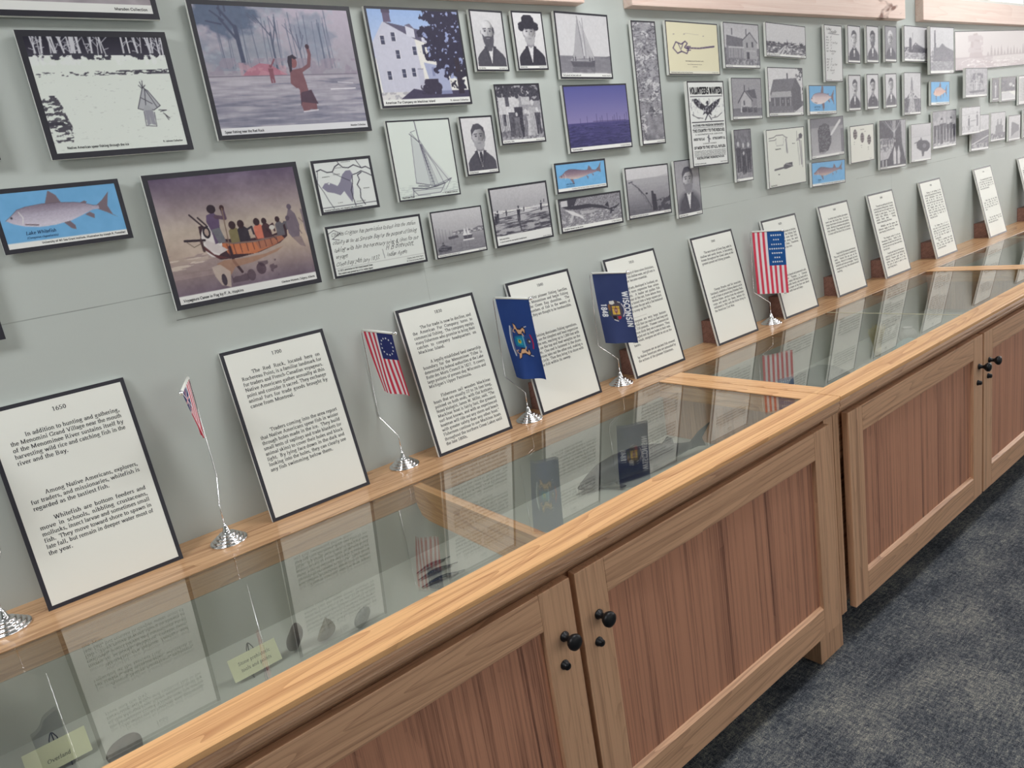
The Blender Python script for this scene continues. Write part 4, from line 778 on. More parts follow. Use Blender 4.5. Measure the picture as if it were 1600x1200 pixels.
def a_mill(c, tall=False):
    c.grad(212, 206); v = .62; c.fill((c.V > v), 150); c.fill((c.V > v) & (c.n(18, 3, .8, 2) > .5), 196)
    if not tall:
        c.poly([(.18, .74), (.20, .36), (.25, .30), (.30, .36), (.31, .74)], 90); c.line([(.34, .18), (.35, .60)], .010, 100); c.poly([(.32, .74), (.34, .56), (.48, .45), (.60, .52), (.90, .62), (.95, .74)], 100); c.fill((c.V > .6) & (c.V < .76) & (c.n(24, 9) > .52), 80); c.poly([(.44, .52), (.48, .48), (.52, .52)], 200)
    else:
        c.poly([(.16, .70), (.17, .06), (.21, .06), (.24, .70)], 90); c.poly([(.10, .72), (.14, .44), (.36, .44), (.50, .34), (.66, .42), (.98, .50), (1, .74), (.10, .74)], 128); c.fill((c.V > .5) & (c.n(14, 5) > .52), 140, .7); c.line([(.08, .74), (.36, .90)], .02, 215); c.fill((c.V > .75), 150, .6)
    c.grain(.1, 40, 9); c.cap('', 'Menominee County', .05)
def a_monument(c):
    c.grad(206, 200); c.fill((c.n(8, 3) > .5) & (c.V > .44 + .4 * np.abs(c.U - .42)), 84); c.fill((c.V > .62), 76, .8); c.poly([(.38, .46), (.40, .20), (.44, .08), (.50, .20), (.54, .46)], 130); c.poly([(.20, .95), (.34, .56), (.42, .40), (.54, .56), (.68, .95)], 150); c.fill((c.V > .42) & (np.abs(c.U - .44) < (c.V - .35) * .4) & (c.n(30, 7) > .5), 205, .8); c.fill((c.V > .62) & (c.U > .70) & (c.n(16, 12) > .5), 130); c.grain(.12, 30); c.cap('Early net and buoy tower', '', .045)
def a_pano(c):
    c.grad((226, 220, 220), (214, 206, 206)); g = (186, 174, 178); c.fill((c.U < .30) & (c.V > .62 + .1 * c.n(6, 3)), g, .5); c.poly([(.09, .80), (.11, .62), (.12, .28), (.14, .06), (.17, .04), (.19, .22), (.21, .60), (.24, .85)], (196, 184, 186)); c.fill((c.n(16, 5) > .54) & (np.abs(c.U - .16) < .06) & (c.V > .1), (206, 196, 198)); c.line([(.0, .70), (.3, .68), (.6, .66), (1, .66)], .012, g)
    for k in range(26): u = .26 + k * .029; h = .12 + .22 * random.random(); c.poly([(u - .012, .68), (u, .68 - h), (u + .012, .68)], (188, 178, 180))
    c.fill((c.V > .8) & (c.n(8, 9, 2, 2) > .52), (200, 188, 190), .8); c.fill((c.V > .72) & (c.n(20, 19, 2, 2) > .66), (236, 230, 230))
def a_picnic(c):
    c.grad(176, 166); c.fill((c.n(10, 3) > .42) & (np.abs(c.U - .5) < .3) & (c.V > .16) & (c.V < .6), 118); c.fill((c.n(16, 13) > .58), 196, .7); c.person(.5, .76, .36, 205, skirt=True); c.person(.36, .78, .3, 110); c.person(.64, .78, .3, 120); c.poly([(.15, .80), (.9, .76), (.88, .84), (.2, .88)], 110); c.grain(.16, 30); c.cap('', 'Shore picnic', .06)
def a_simple(c, kind):
    if kind == 'slim': c.grad(120, 112); c.person(.5, .90, .80, 210, head=225)
    elif kind == 'river': c.grad(140, 110, 0, .6); c.ell(.66, .30, .12, .08, 210); c.ell(.86, .38, .08, .06, 226); c.poly([(0, .66), (.5, .62), (1, .84), (1, 1), (0, 1)], 214); c.fill((c.n(12, 3) > .56) & (c.V < .62), 90, .6)
    elif kind == 'couple': c.grad(214, 206); c.line([(0, .28), (1, .22)], .008, 170); c.person(.38, .86, .58, 96); c.person(.84, .74, .58, 120, head=90); c.line([(.48, .52), (.76, .50)], .02, 130); c.fill((c.V > .7) & (c.n(14, 3) > .56), 176)
    elif kind == 'rail': c.grad(210, 200, 0, .42); c.poly([(0, .52), (1, .42), (1, .95), (0, .98)], 110); c.line([(.05, .82), (1, .60)], .025, 214); c.line([(.0, .90), (1, .70)], .012, 150); c.fill((c.V > .8) & (c.n(14, 6) > .5), 170)
    elif kind == 'church': c.grad(206, 200); c.poly([(.30, .84), (.32, .46), (.42, .44), (.44, .22), (.50, .22), (.52, .42), (.66, .42), (.68, .22), (.74, .22), (.76, .46), (.84, .48), (.86, .84)], 130); c.fill((c.V > .72) & (c.n(14, 5) > .42), 110)
    elif kind == 'quay': c.grad(212, 196); c.poly([(.2, .9), (.22, .26), (.34, .24), (.9, .40), (.92, .6), (.3, .9)], 118); c.rect(.06, .2, .2, .8, 214); c.poly([(0, .95), (.5, .72), (1, .6), (1, .95)], 176)
    c.grain(.14, 24, 5); c.rect(0, .945, 1, 1, (228, 228, 228))
def a_doc(c):
    c.rect(0, 0, 1, 1, (226, 224, 224))
    for k in range(16): c.t('The catch of whitefish in the bay that season was large', .06, .10 + k * .052, .036, xs=.88 * c.asp / text_w('The catch of whitefish in the bay that season was large', .036))

MARS = lambda c: (c.grad((150, 146, 158), (168, 160, 166)), c.grain(.2, 10), c.cap('Winter camp on the shore', 'Marsden Collection', .05))
P = lambda **k: (lambda c: portrait(c, **k))
F_ = lambda *a, **k: (lambda c: fish_art(c, *a, **k))
G_ = lambda *a, **k: (lambda c: a_group(c, *a, **k))
# key: centre x, centre z, width, height, tilt (degrees), stand-off, border, label, artwork
PICS = [
 (.247, 2.111, .50, .35, -.3, .02, .011, 'large print cropped by the top left corner, white caption strip below', MARS),
 (-.014, 1.796, .30, .24, -.3, .02, .010, 'print showing only a dark corner at the left edge beside the ice drawing', MARS),
 (-.100, 1.459, .30, .24, -.3, .02, .010, 'print showing only a dark corner at the left edge below the whitefish', MARS),
 (.3595, 1.7886, .2767, .2439, -.25, .02, .0115, 'black and white drawing of a spear fisher in a small tent on the ice', a_ice),
 (.7542, 1.8275, .3933, .2972, -.57, .02, .010, 'largest print, grey watercolour of a man wading with a raised arm', a_redrock),
 (.2103, 1.5586, .2336, .1244, -.32, .02, .009, 'blue picture of a silver lake whitefish, leftmost of the fish pictures', F_((176, 168, 186), (206, 200, 214), (128, 116, 132), 'Lake Whitefish', '(Coregonus clupeaformis)', tl=True)),
 (.5488, 1.472, .3516, .2965, -.24, .02, .011, 'painting of a birchbark canoe full of paddlers in fog', a_voyageur),
 (1.139, 1.8531, .2918, .2475, -.26, .02, .006, 'colour photograph of a white clapboard house behind a dark tree', a_furco),
 (1.3804, 1.8964, .1192, .1638, -1.16, .02, .005, 'portrait of a bald man with a long dark beard', P(bald=True, beard=60, face=190, bg=216, coat=56, turn=-.6, cap=('John Quimby', 'Case Marsden Coll.'))),
 (1.5344, 1.8972, .1204, .1641, -.33, .02, .005, 'portrait of a man in a round black hat', P(hat=True, face=196, bg=228, coat=28, beard=170, cap=('Charles Brisbo', 'Case Marsden Coll.'))),
 (1.7596, 1.8826, .235, .1963, -1.6, .02, .006, 'grey photograph of a two masted boat under sail', a_sail),
 (1.0925, 1.5927, .2023, .2088, -.72, .02, .004, 'pen drawing of a single masted sailing boat on white paper', a_mack),
 (1.2861, 1.6142, .1174, .1631, -.64, .02, .005, 'portrait of a man with a chin beard, below the white house photograph', P(face=170, bg=226, coat=60, beard=160, hair=60, tie=40, vign=False, cap=('Nicholas Behrent', 'Case Marsden Coll.'))),
 (1.4565, 1.6927, .1751, .1711, -.55, .02, .005, 'photograph of a family standing before a picket fence', a_family),
 (.8455, 1.5507, .1664, .1322, -.04, .02, .007, 'small outline map with a shaded grey territory', a_map),
 (.9027, 1.388, .2818, .1313, -.73, .02, .006, 'handwritten letter dated 1837 in a black border', a_letter),
 (1.165, 1.3846, .1781, .131, -.73, .02, .004, 'hazy photograph of sailing boats in a harbour', a_harbor),
 (1.404, 1.4046, .2298, .175, -.02, .02, .006, 'photograph of people wading in surf hauling a net', a_seine),
 (1.6745, 1.4895, .2291, .0944, -.87, .02, .006, 'blue picture of a brown sturgeon directly above a grey sturgeon photograph', F_((150, 128, 140), (214, 200, 190), (112, 96, 116), 'Lake Sturgeon', '(Acipenser fulvescens)', kind='sturg')),
 (1.70, 1.3723, .2891, .1084, -.74, .02, .006, 'grey photograph of a dead sturgeon lying on grass', a_sturgphoto),
 (1.7856, 1.6643, .2937, .2063, -.47, .02, .005, 'violet blue photograph of stakes on a lake horizon', a_windfarm),
 (1.9898, 1.4052, .2281, .1752, -1.07, .02, .005, 'grey photograph of a broken dark post in calm water', a_pier),
 (2.2092, 1.3912, .1418, .2056, -.2, .02, .003, 'grey oval portrait of a bearded man partly behind the recruiting poster', P(face=176, bg=160, coat=60, vign=True, hair=70, beard=120, cap=('Joseph Jules Dubey', 'Marsden Coll.'))),
 (2.0485, 1.7616, .1235, .4032, -.68, .02, .005, 'tall narrow speckled aerial print of a shoreline', a_birch),
 (2.3132, 1.8744, .2983, .1789, -1.41, .02, .004, 'cream coloured page with a brown drawing of a pound net', a_yellow),
 (2.3277, 1.6081, .2159, .2995, -1.25, .045, .005, 'recruiting poster with an eagle, headed VOLUNTEERS WANTED', a_poster),
 (2.6145, 1.8844, .2311, .1629, -1.59, .02, .0035, 'bluish photograph of a farmhouse with two chimneys and a porch', lambda c: house(c, 'farm', 184, 120, 96, ('Old fisherman house', 'Marsden Coll.'))),
 (2.9272, 1.9038, .2942, .1275, -2.6, .02, .003, 'wide photograph of a log strewn field with distant firs', a_logs),
 (2.6223, 1.6901, .1997, .1548, -1.69, .02, .003, 'photograph of a gabled house with a crowd standing in front', lambda c: house(c, 'gable', 150, 130, 80, ('Early house', 'Collection'))),
 (2.9026, 1.7057, .2617, .1916, -1.86, .02, .0035, 'photograph of a brick house with a lean-to porch and white sky', lambda c: house(c, 'brick', 222, 120, 100, ('Former house of family', 'Marsden'))),
 (3.1929, 1.6627, .2296, .1225, -1.74, .02, .0035, 'blue picture of a pinkish herring, left of the lower row of three portraits', F_((206, 188, 192), (222, 208, 206), (150, 134, 150), 'Lake Herring', '(Coregonus artedi)', tl=False, strip=.09)),
 (2.5712, 1.4783, .1137, .1995, -.77, .02, .003, 'narrow dark photograph of men posed in two rows', G_(3, v=.84, h=.60, sky=110, ground=160, g=(54, 60, 50), seat=True, cap=('Sons', ''))),
 (2.8786, 1.4458, .2865, .234, -.42, .02, .003, 'white page of pencil drawn fishing tools with captions', a_tools),
 (3.2176, 1.5023, .2849, .1713, .05, .02, .004, 'grey photograph of a dark shaggy lump with a pale stick', a_lump),
 (3.2132, 1.3474, .2916, .1068, -1.76, .02, .004, 'blue picture of a sturgeon, directly below the shaggy lump photograph', F_((150, 128, 138), (206, 184, 172), (118, 104, 122), 'Sturgeon', '(Acipenser)', kind='sturg', strip=.10)),
 (3.5317, 1.4525, .2293, .1697, .05, .02, .004, 'white page with three dark striped net floats', a_floats),
 (3.8438, 1.4256, .2793, .2333, -1.3, .02, .004, 'photograph of the inside of a packing shed with raking beams', a_pack),
 (4.1634, 1.4101, .2376, .1913, -1.12, .02, .003, 'photograph of a boat engine on a white background', a_outboard),
 (3.3018, 1.8532, .1508, .2358, -1.62, .02, .004, 'tall handwritten account note, left of the upper row of three portraits', a_note),
 (3.4876, 1.8914, .1157, .161, -2.01, .02, .0045, 'portrait with a bow tie, first of the upper row of three portraits', P(face=210, bg=216, coat=70, hair=70, tie='bow', collar=230)),
 (3.6633, 1.8918, .117, .163, -1.65, .02, .0045, 'portrait of a dark bearded man, middle of the upper row of three', P(face=150, bg=216, coat=84, beard=90, hair=50)),
 (3.8468, 1.8937, .1198, .1638, -1.59, .02, .0045, 'portrait of a white haired man turned sideways, last of the upper row of three', P(face=190, bg=150, coat=86, hair=215, turn=-1.2)),
 (3.4768, 1.682, .1133, .1581, -1.56, .02, .0045, 'portrait of a moustached man, first of the lower row of three portraits', P(face=196, bg=212, coat=64, hair=70, mst=60, collar=225, turn=.6)),
 (3.6503, 1.6815, .1148, .1599, -1.05, .02, .0045, 'portrait of a dark haired man, middle of the lower row of three portraits', P(face=190, bg=218, coat=70, hair=36, mst=40, tie=50)),
 (3.8369, 1.68, .1179, .1603, -.13, .02, .0045, 'portrait with a wide white collar, last of the lower row of three', P(face=190, bg=214, coat=90, hair=90, collar=240)),
 (4.1229, 1.8943, .268, .1685, -1.5, .02, .004, 'photograph of a mill ruin with a pointed tower', a_mill),
 (4.3699, 1.8574, .2939, .2308, -.3, .045, .004, 'pale pinkish photograph of a factory with a tall chimney', lambda c: a_mill(c, True)),
 (4.0725, 1.6578, .1907, .2058, -1.32, .02, .004, 'photograph of a pointed stone monument among dark trees', a_monument),
 (4.4044, 1.648, .2364, .1233, -1.32, .02, .004, 'blue picture of an orange fish, rightmost of the fish pictures', F_((206, 168, 158), (218, 190, 176), (190, 176, 180), 'Carp', '(Cyprinus)', kind='carp', x0=.12, x1=.88, cap='Illustration by Joseph R. Tomelleri')),
 (5.524, 1.8782, 1.80, .2072, 1.11, .01, .004, 'very wide pale panorama print at the top right', a_pano),
 (4.8267, 1.6854, .3119, .1574, -.68, .045, .004, 'photograph of a tree with seated figures, overlapping the panorama', a_picnic),
 (5.1845, 1.6403, .1114, .1357, -.25, .02, .012, 'narrow dark print of one pale standing figure', lambda c: a_simple(c, 'slim')),
 (5.3939, 1.6391, .2424, .1445, .3, .02, .008, 'dark photograph with a white river bank', lambda c: a_simple(c, 'river')),
 (5.6844, 1.6246, .2344, .1772, .6, .02, .005, 'white typed page cut off by the right edge', a_doc),
 (4.4568, 1.4595, .3027, .1963, -.23, .02, .004, 'photograph of a row of standing men in dark clothes', G_(7, v=.88, h=.70, sky=170, ground=210, g=(60, 74, 54, 80), seed=4)),
 (4.7481, 1.4831, .2621, .1504, -.55, .045, .004, 'photograph of two people on a pale shore, overlapping another print', lambda c: a_simple(c, 'couple')),
 (4.9522, 1.4078, .2628, .202, -1.5, .02, .004, 'photograph of a dark bank and rail, partly behind the two people on the shore', lambda c: a_simple(c, 'rail')),
 (5.2296, 1.4254, .2358, .1693, -.68, .02, .004, 'photograph of a twin towered building', lambda c: a_simple(c, 'church')),
 (5.5047, 1.4011, .2042, .1567, -.59, .02, .006, 'photograph of a quay, second from the right edge in the lowest row', lambda c: a_simple(c, 'quay')),
 (5.7555, 1.4167, .1889, .1757, .5, .02, .005, 'grey print showing only its left border at the right edge of the photo', lambda c: a_simple(c, 'couple')),
]
# ---------------------------------------------------------------- the room
def struct(o): o['kind'] = 'structure'; return o
def sbox(name, m, *b): return struct(MB().box(*b).build(name, m))
sbox('floor', M['carpet'], ROOM_X0, ROOM_X1, ROOM_Y, 0.2, -0.1, 0.0)
sbox('ceiling', M['ceil'], ROOM_X0, ROOM_X1, ROOM_Y, 0.2, ROOM_Z, ROOM_Z + 0.1)
# picture wall with a row of high windows above the pine boards
HW = [(0.75, 1.7), (2.05, 3.92), (4.3, 6.15)]
HZ0, HZ1 = 2.115, 2.62
b = MB().box(ROOM_X0, ROOM_X1, 0, 0.14, 0, HZ0).box(ROOM_X0, ROOM_X1, 0, 0.14, HZ1, ROOM_Z)
px = ROOM_X0
for x0, x1 in HW: b.box(px, x0, 0, 0.14, HZ0, HZ1); px = x1
b.box(px, ROOM_X1, 0, 0.14, HZ0, HZ1)
struct(b.build('wall_back', M['wall']))
for i, (x0, x1) in enumerate(HW):
    xm = (x0 + x1) / 2; w = 0.035
    f = MB().box(x0, x1, 0.03, 0.09, HZ0, HZ0 + w).box(x0, x1, 0.03, 0.09, HZ1 - w, HZ1)
    for q in (x0 + w / 2, xm, x1 - w / 2): f.box(q - w / 2, q + w / 2, 0.03, 0.09, HZ0 + w, HZ1 - w)
    f = struct(f.build('window_%d' % (i + 1), M['frame_white']))
    g = MB().box(x0 + w, x1 - w, 0.058, 0.062, HZ0 + w, HZ1 - w).build('pane', M['glass'], f)
sbox('wall_left', M['plain_wall'], ROOM_X0 - 0.1, ROOM_X0, ROOM_Y, 0.14, 0, ROOM_Z)
def holed(name, ax, at, lo, hi, w0, w1, z0, z1, t=0.1):
    """a wall with one window opening; ax 'x' runs along x, 'y' along y"""
    m = MB()
    for a, b_, c, d in ((lo, hi, 0, z0), (lo, hi, z1, ROOM_Z), (lo, w0, z0, z1), (w1, hi, z0, z1)):
        if ax == 'x': m.box(a, b_, at - t, at, c, d)
        else: m.box(at, at + t, a, b_, c, d)
    return struct(m.build(name, M['plain_wall']))
holed('wall_right', 'y', ROOM_X1, ROOM_Y, 0.14, -3.3, -0.7, 0.75, 2.35)
holed('wall_front', 'x', ROOM_Y, ROOM_X0, ROOM_X1, 0.4, 4.8, 0.9, 2.3)
f = MB()
for z in (0.75, 2.31): f.box(ROOM_X1 + .02, ROOM_X1 + .07, -3.3, -0.7, z, z + .04)
for y in (-3.3, -2.02, -0.74): f.box(ROOM_X1 + .02, ROOM_X1 + .07, y, y + .04, .79, 2.31)
f = struct(f.build('window_4', M['frame_white'])); MB().box(ROOM_X1 + .04, ROOM_X1 + .045, -3.26, -.74, .79, 2.31).build('pane', M['glass'], f)
f = MB()
for z in (0.9, 2.26): f.box(0.4, 4.8, ROOM_Y - .07, ROOM_Y - .02, z, z + .04)
for x in (0.4, 1.83, 3.3, 4.76): f.box(x, x + .04, ROOM_Y - .07, ROOM_Y - .02, .94, 2.26)
f = struct(f.build('window_5', M['frame_white'])); MB().box(.44, 4.76, ROOM_Y - .045, ROOM_Y - .04, .94, 2.26).build('pane', M['glass'], f)
for i, (x, y, p) in enumerate(CEIL):
    t = empty('ceiling_lamp', (x, y, ROOM_Z - .08), label='flush white ceiling panel lamp', cat='ceiling lamp', group='ceiling panel lamps')
    MB().box(-.62, .62, -.32, .32, .02, .08, .006).build('lamp_housing', M['frame_white'], t)
    MB().box(-.57, .57, -.27, .27, .012, .02).build('diffuser', M['lamp'], t)

# pine boards under the high windows
for (x0, x1, lab) in ((.62, 1.765, 'leftmost pine board, only its lower edge showing at the top'),
                      (1.985, 3.965, 'knotty pine board along the top, middle one of three'),
                      (4.165, 6.25, 'pale pine board at the top right corner, lit from above')):
    o = MB().box(-(x1 - x0) / 2, (x1 - x0) / 2, -.04, 0, 0, .108, .003).build('pine_board', M['pine'], loc=((x0 + x1) / 2, 0, 2.004))
    tag(o, lab, 'board', 'pine boards above the pictures')

# ---------------------------------------------------------------- mounted pictures
VP_ = Vector((0, -CD, CH))
for (cx, cz, w, h, ang, th, bd, lab, art) in PICS:
    t = empty('mounted_picture', (cx, -0.0005, cz), rot=(0, R_(-ang), 0), label=lab, cat='picture', group='mounted pictures on the wall')
    gap = th - .014
    k = MB()
    if th < .03: gap = max(0.0, th - .011)
    if gap: k.box(-w * .1, w * .1, -gap, 0, 0, h * .4)
    k.box(-w / 2, w / 2, -th + .0006, -gap, -h / 2, h / 2)
    k.build('backing_board', M['foam_edge'], t)
    q = MB(); y1, y0 = -th + .0006, -th
    q.box(-w / 2, w / 2, y0, y1, h / 2 - bd, h / 2).box(-w / 2, w / 2, y0, y1, -h / 2, -h / 2 + bd).box(-w / 2, -w / 2 + bd, y0, y1, -h / 2 + bd, h / 2 - bd).box(w / 2 - bd, w / 2, y0, y1, -h / 2 + bd, h / 2 - bd)
    q.build('border', M['black'], t)
    d = math.hypot(cx, CD); iw, ih = w - 2 * bd, h - 2 * bd
    pp = 1105 / d * 1.25
    cv = Cv(min(iw * pp * max(.45, CD / d), 420), min(ih * pp, 420)); cv.asp = iw / ih
    art(cv)
    print_mesh('print', cv, iw, ih, M['print'], t, -th + .0002)

# ---------------------------------------------------------------- leaning text panels
LEDGE = .7926
PW, PH, PT = .263, .4235, .009
J = 1  # justified line;  a trailing '|' leaves a line ragged, a leading '>' indents it
TXT = {
0: ('1650', [(.15, ['>In addition to hunting and gathering,', 'the Menomini Grand Village near the mouth', 'of the Menominee River sustains itself by', 'harvesting wild rice and catching fish in the', 'river and the Bay.|']),
     (.455, ['>Among Native Americans, explorers,', 'fur traders, and missionaries, whitefish is', 'regarded as the tastiest fish.|']),
     (.59, ['>Whitefish are bottom feeders and', 'move in schools, nibbling crustaceans,', 'mollusks, insect larvae and sometimes small', 'fish.  They move toward shore to spawn in', 'late fall, but remain in deeper water most of', 'the year.|'])]),
1: ('1700', [(.138, ['>The Red Rock, located here on', 'Rochereau Point, is a familiar landmark for', 'fur traders and French-Canadian voyageurs.', 'Native Americans gather annually at this', 'point and consider it sacred. They exchange', 'animal furs for trade goods brought by', 'canoe from Montreal.|']),
     (.50, ['>Traders coming into the area report', 'that Native Americans spear fish in winter', 'through holes made in the ice.  They build', 'small tents of saplings and trade blankets (or', 'animal skins) to cover their holes and block', 'light.  By lying face down in the dark and', 'looking into the holes, they can clearly see', 'any fish swimming below them.|'])]),
2: ('1830', [(.14, ['>The fur trade is now in decline, and', 'the American Fur Company turns to', 'commercial fishing.  The company equips', 'many fishermen who promise to bring their', 'catches to company headquarters on', 'Mackinac Island.|']),
     (.385, ['>A legally established land-ownership', 'boundary for the Menominee Tribe is', 'determined by federal authorities at the Lake', 'Butte des Morts Council in 1827.  It covers', 'large portions of present-day Wisconsin and', "Michigan's Upper Peninsula.|"]),
     (.63, ['>Fishermen sail wooden Mackinac', 'boats that are usually 22 to 26 feet long,', 'pointed on both ends, with flat bottoms.', 'Noted biologist, James W. Miller, said, "The', 'Mackinac boat is fairly fast, the greatest', 'surf-boat known, and with an experienced', 'boatman will ride out any storm and beach', 'with greater safety than any other boat."', 'Fishermen continue to use Mackinac boats', 'throughout the northern Great Lakes until', 'the late 1800s.|'])]),
3: ('1840', [(.142, ['>The first pioneer fishing families', 'settle in Menominee and begin fishing', 'along the Green Bay shoreline.  The', 'large numbers of fish in the waters of', 'the bay, they are thought to be inexhaustible.|']),
     (.434, ['>Seining dominates fishing operations.', 'Seines are the simplest and least expensive', 'of all the nets, reaching up to 1,000 feet with', 'floats on the top and lead weights on the', 'bottom.  One end is fastened to the shore.', 'Fishermen take out the other end, making a', 'wide circle.  Then they bring it to shore with', 'all the fish within its sweep.|'])]),
4: ('1850', [(.148, ['>As the supply of shore seines diminishes,', 'fishing moves into shallow water, and gill nets in', 'deeper water become essential.|']),
     (.275, ['>Pound nets, developed in Scotland, are', 'larger and more expensive than seines', 'or gill nets.  A leader net guides fish', 'to the center of the net, from where they', 'swim to a tunnel into a large square pot.', 'Fishermen enter the pot with a flat-bottomed', 'boat and scoop up the fish.|']),
     (.522, ['           . . . . . . . . . . .|']),
     (.561, ['>Sturgeon are very large bottom-', 'feeding fish that can reach six feet long and', 'weigh 150 pounds.  Pioneer commercial', 'fishermen think they are a nuisance.  They', 'get tangled and rip large holes in their nets.', 'As a result, sturgeon are left to rot on the', 'banks.|']),
     (.83, ['>Sturgeon are an ancient fish revered', 'by Native Americans who are astounded by', 'the actions of the pioneer fishermen.|'])]),
5: ('1860', [(.15, ['>The west shore of Green Bay, with its', 'shallow and sandy shores, is becoming', 'known throughout the Great Lakes as the', 'greatest pound-net fishing grounds.|']),
     (.51, ['>George Brooks and his associate,', 'Steinback, establish a fishery about a mile', 'north of here at present-day Kleinke Park.', 'Median Baker, service from the volunteer', 'corps and works for them, before his', 'enlistment in 1861 with the Union Army in', 'the American Civil War.|'])]),
6: ('1870', [(.15, ['>Menominee and Marinette are thriving', 'and growing fast as the fishing fleet', 'becomes larger, and more than fifty', 'pound nets are set along the west', 'shore, including Cedar, Boardman,', 'and the fishery near the river.|']),
     (.60, ['>Fish are cleaned and preserved in salt,', 'Commander Thomas, a German', 'immigrant, makes 500 kegs by hand with a', 'cooper, builds barrels and wood boxes.', 'Pay for a cooper at the time was about', 'together with food and lodge.|'])]),
7: ('1880', [(.15, ['>In winter many families join winter', 'travel over the frozen Bay.  As for a', 'longer haul teams of horses and wooden', 'boxes.  Moving on snowshoes and pulled by', 'dogs onboard.  They stayed and camped', 'in camps until the time of the ice harvest.|']),
     (.55, ['>People build fish shanties and icehouses.', 'They use ice and the store of sawdust for', 'years.  Packed fish are put on the', 'steamers.  Most of it is shipped, but fresh', 'whitefish and trout are brought.  There is', 'prosperous for long, then railroads are built', 'reaching.|'])]),
8: ('1890', [(.15, ['>Thousands are catching and sell herring', 'on the prosperous fishing ground.  Sturgeon,', 'whitefish and trout all caught here too.', 'Steady in some places.  Due to the', 'supply falls, Millions, a hundred', 'pounds found dead.  Fishing', 'stations show along that shore.|']),
     (.40, ['>Whitefish over the season, the', 'fishermen supply to the fish market', 'place buying is in the fish dock.|']),
     (.55, ['>The sturgeon caviar is to be an', 'Menominee fishery.  Smoke in the', 'warehouse the state form the town from', 'from the main ice to go from town there', 'by train later.|']),
     (.74, ['>Properly and ship from the increase', 'capacity in the center of Lake Michigan.', 'National Treasure gold about its', 'salmon may be smoked on in this.', 'The price of perch is paid to raise', 'their living from it.|'])]),
9: ('1900', [(.15, ['>Fishing is the heritage of the', 'families living along the shore of Green Bay.', 'Bread, lumberjacks, bring winter', 'work on the ice.  Nets are set', 'below, and the catch is taken by sleigh', 'horses, and the fish are boxed', 'and shipped, others dried to a', 'market and kept for the time.', 'There for mending, drying, nets and', 'twine, getting to work on it', 'long dawn to end.|']),
     (.60, ['>An Ottawa boat, a 4 or 5', 'man crew, is used to lift the nets in', 'spring, and up to twenty men with', 'the big rig are worth a day to', 'get in and keep the engine in', 'running order.|']),
     (.80, ['>This is a growing town with', 'shops, docks and boats along', 'its river bank, and people work', 'at mills in the winter.|'])]),
10: ('1910', [(.17, ['>The commercial catch of herring', 'is the largest of all in the waters', 'of Green Bay, and boats go out', 'each day but Sunday to set', 'their nets near the islands.|']),
     (.48, ['>Steam tugs, and gas boats', 'begin to replace the sails of', 'the fleet, and reels of nets', 'dry on racks along the yards of', 'town.|']),
     (.74, ['>The war takes many of the', 'men from the nets.  Fish feed', 'the troops, and prices go up.|'])]),
11: ('1920', [(.17, ['>Perch, herring and suckers are', 'caught in great numbers here by', 'families that pass the trade from', 'father to son along the shore.|']),
     (.48, ['>Trucks carry boxed fish on ice', 'to the markets of the cities to', 'the south, and the trains run', 'with fish every night.|'])]),
}
PANELS = [  # x of the lower left corner, y of the lower edge, label
 (-.033, -.094, 'white text panel headed 1650, leftmost of the leaning panels'),
 (.438, -.094, 'white text panel headed 1700, left of the flag with a ring of stars'),
 (.916, -.101, 'white text panel headed 1830, between the ring of stars flag and a blue flag'),
 (1.304, -.096, 'white text panel headed 1840, partly behind the blue flag with a coat of arms'),
 (1.730, -.104, 'white text panel headed 1850, partly behind the blue WISCONSIN flag'),
 (2.200, -.101, 'white text panel headed 1860, left of the large starred American flag'),
 (2.668, -.099, 'white text panel partly behind the large starred American flag'),
 (3.121, -.093, 'white text panel with an empty lower third, first right of the last flag'),
 (3.577, -.097, 'white text panel with four short paragraphs, second right of the last flag'),
 (4.146, -.101, 'white text panel densely filled with small text down to its bottom edge'),
 (4.878, -.103, 'narrow looking white text panel with three short paragraphs, second from the right edge'),
 (5.600, -.101, 'white text panel cut off by the right edge'),
]
FS = .0131 / (PH - .0166)
for i, (x, y, lab) in enumerate(PANELS):
    lean = math.asin(min(.98, (-y - PT - .0015) / PH))
    t = empty('text_panel', (x + PW / 2, y, LEDGE), rot=(-lean, 0, 0), label=lab, cat='text panel', group='text panels leaning on the ledge')
    bd = .0083
    MB().box(-PW / 2, PW / 2, .0006, PT, 0.0, PH).build('backing_board', M['foam_edge'], t)
    q = MB()
    q.box(-PW / 2, PW / 2, 0, .0006, PH - bd, PH).box(-PW / 2, PW / 2, 0, .0006, 0, bd).box(-PW / 2, -PW / 2 + bd, 0, .0006, bd, PH - bd).box(PW / 2 - bd, PW / 2, 0, .0006, bd, PH - bd)
    q.build('border', M['black'], t)
    iw, ih = PW - 2 * bd, PH - 2 * bd
    cv = Cv(6, 9, (228, 229, 222)); cv.asp = iw / ih; A = cv.asp
    ttl, paras = TXT[i]
    cv.t(ttl, .5, .062, FS, align='c')
    for v0, lines in paras:
        for k, s in enumerate(lines):
            rag = s.endswith('|'); s = s.rstrip('|'); ind = .115 if s.startswith('>') else 0; s = s.lstrip('>')
            u0, u1 = .095 + ind, .925
            nat = text_w(s, FS, .97); wd = (u1 - u0) * A
            xs = .97 * (min(1, wd / nat) if nat > wd else 1)
            text(cv.txt, s, u0 * A, 1 - (v0 + k * .0331), FS, 0, width=None if rag else wd, xs=xs)
    o = print_mesh('sheet', cv, iw, ih, M['print'], t, .0002)
    o.location = (0, 0, PH / 2)
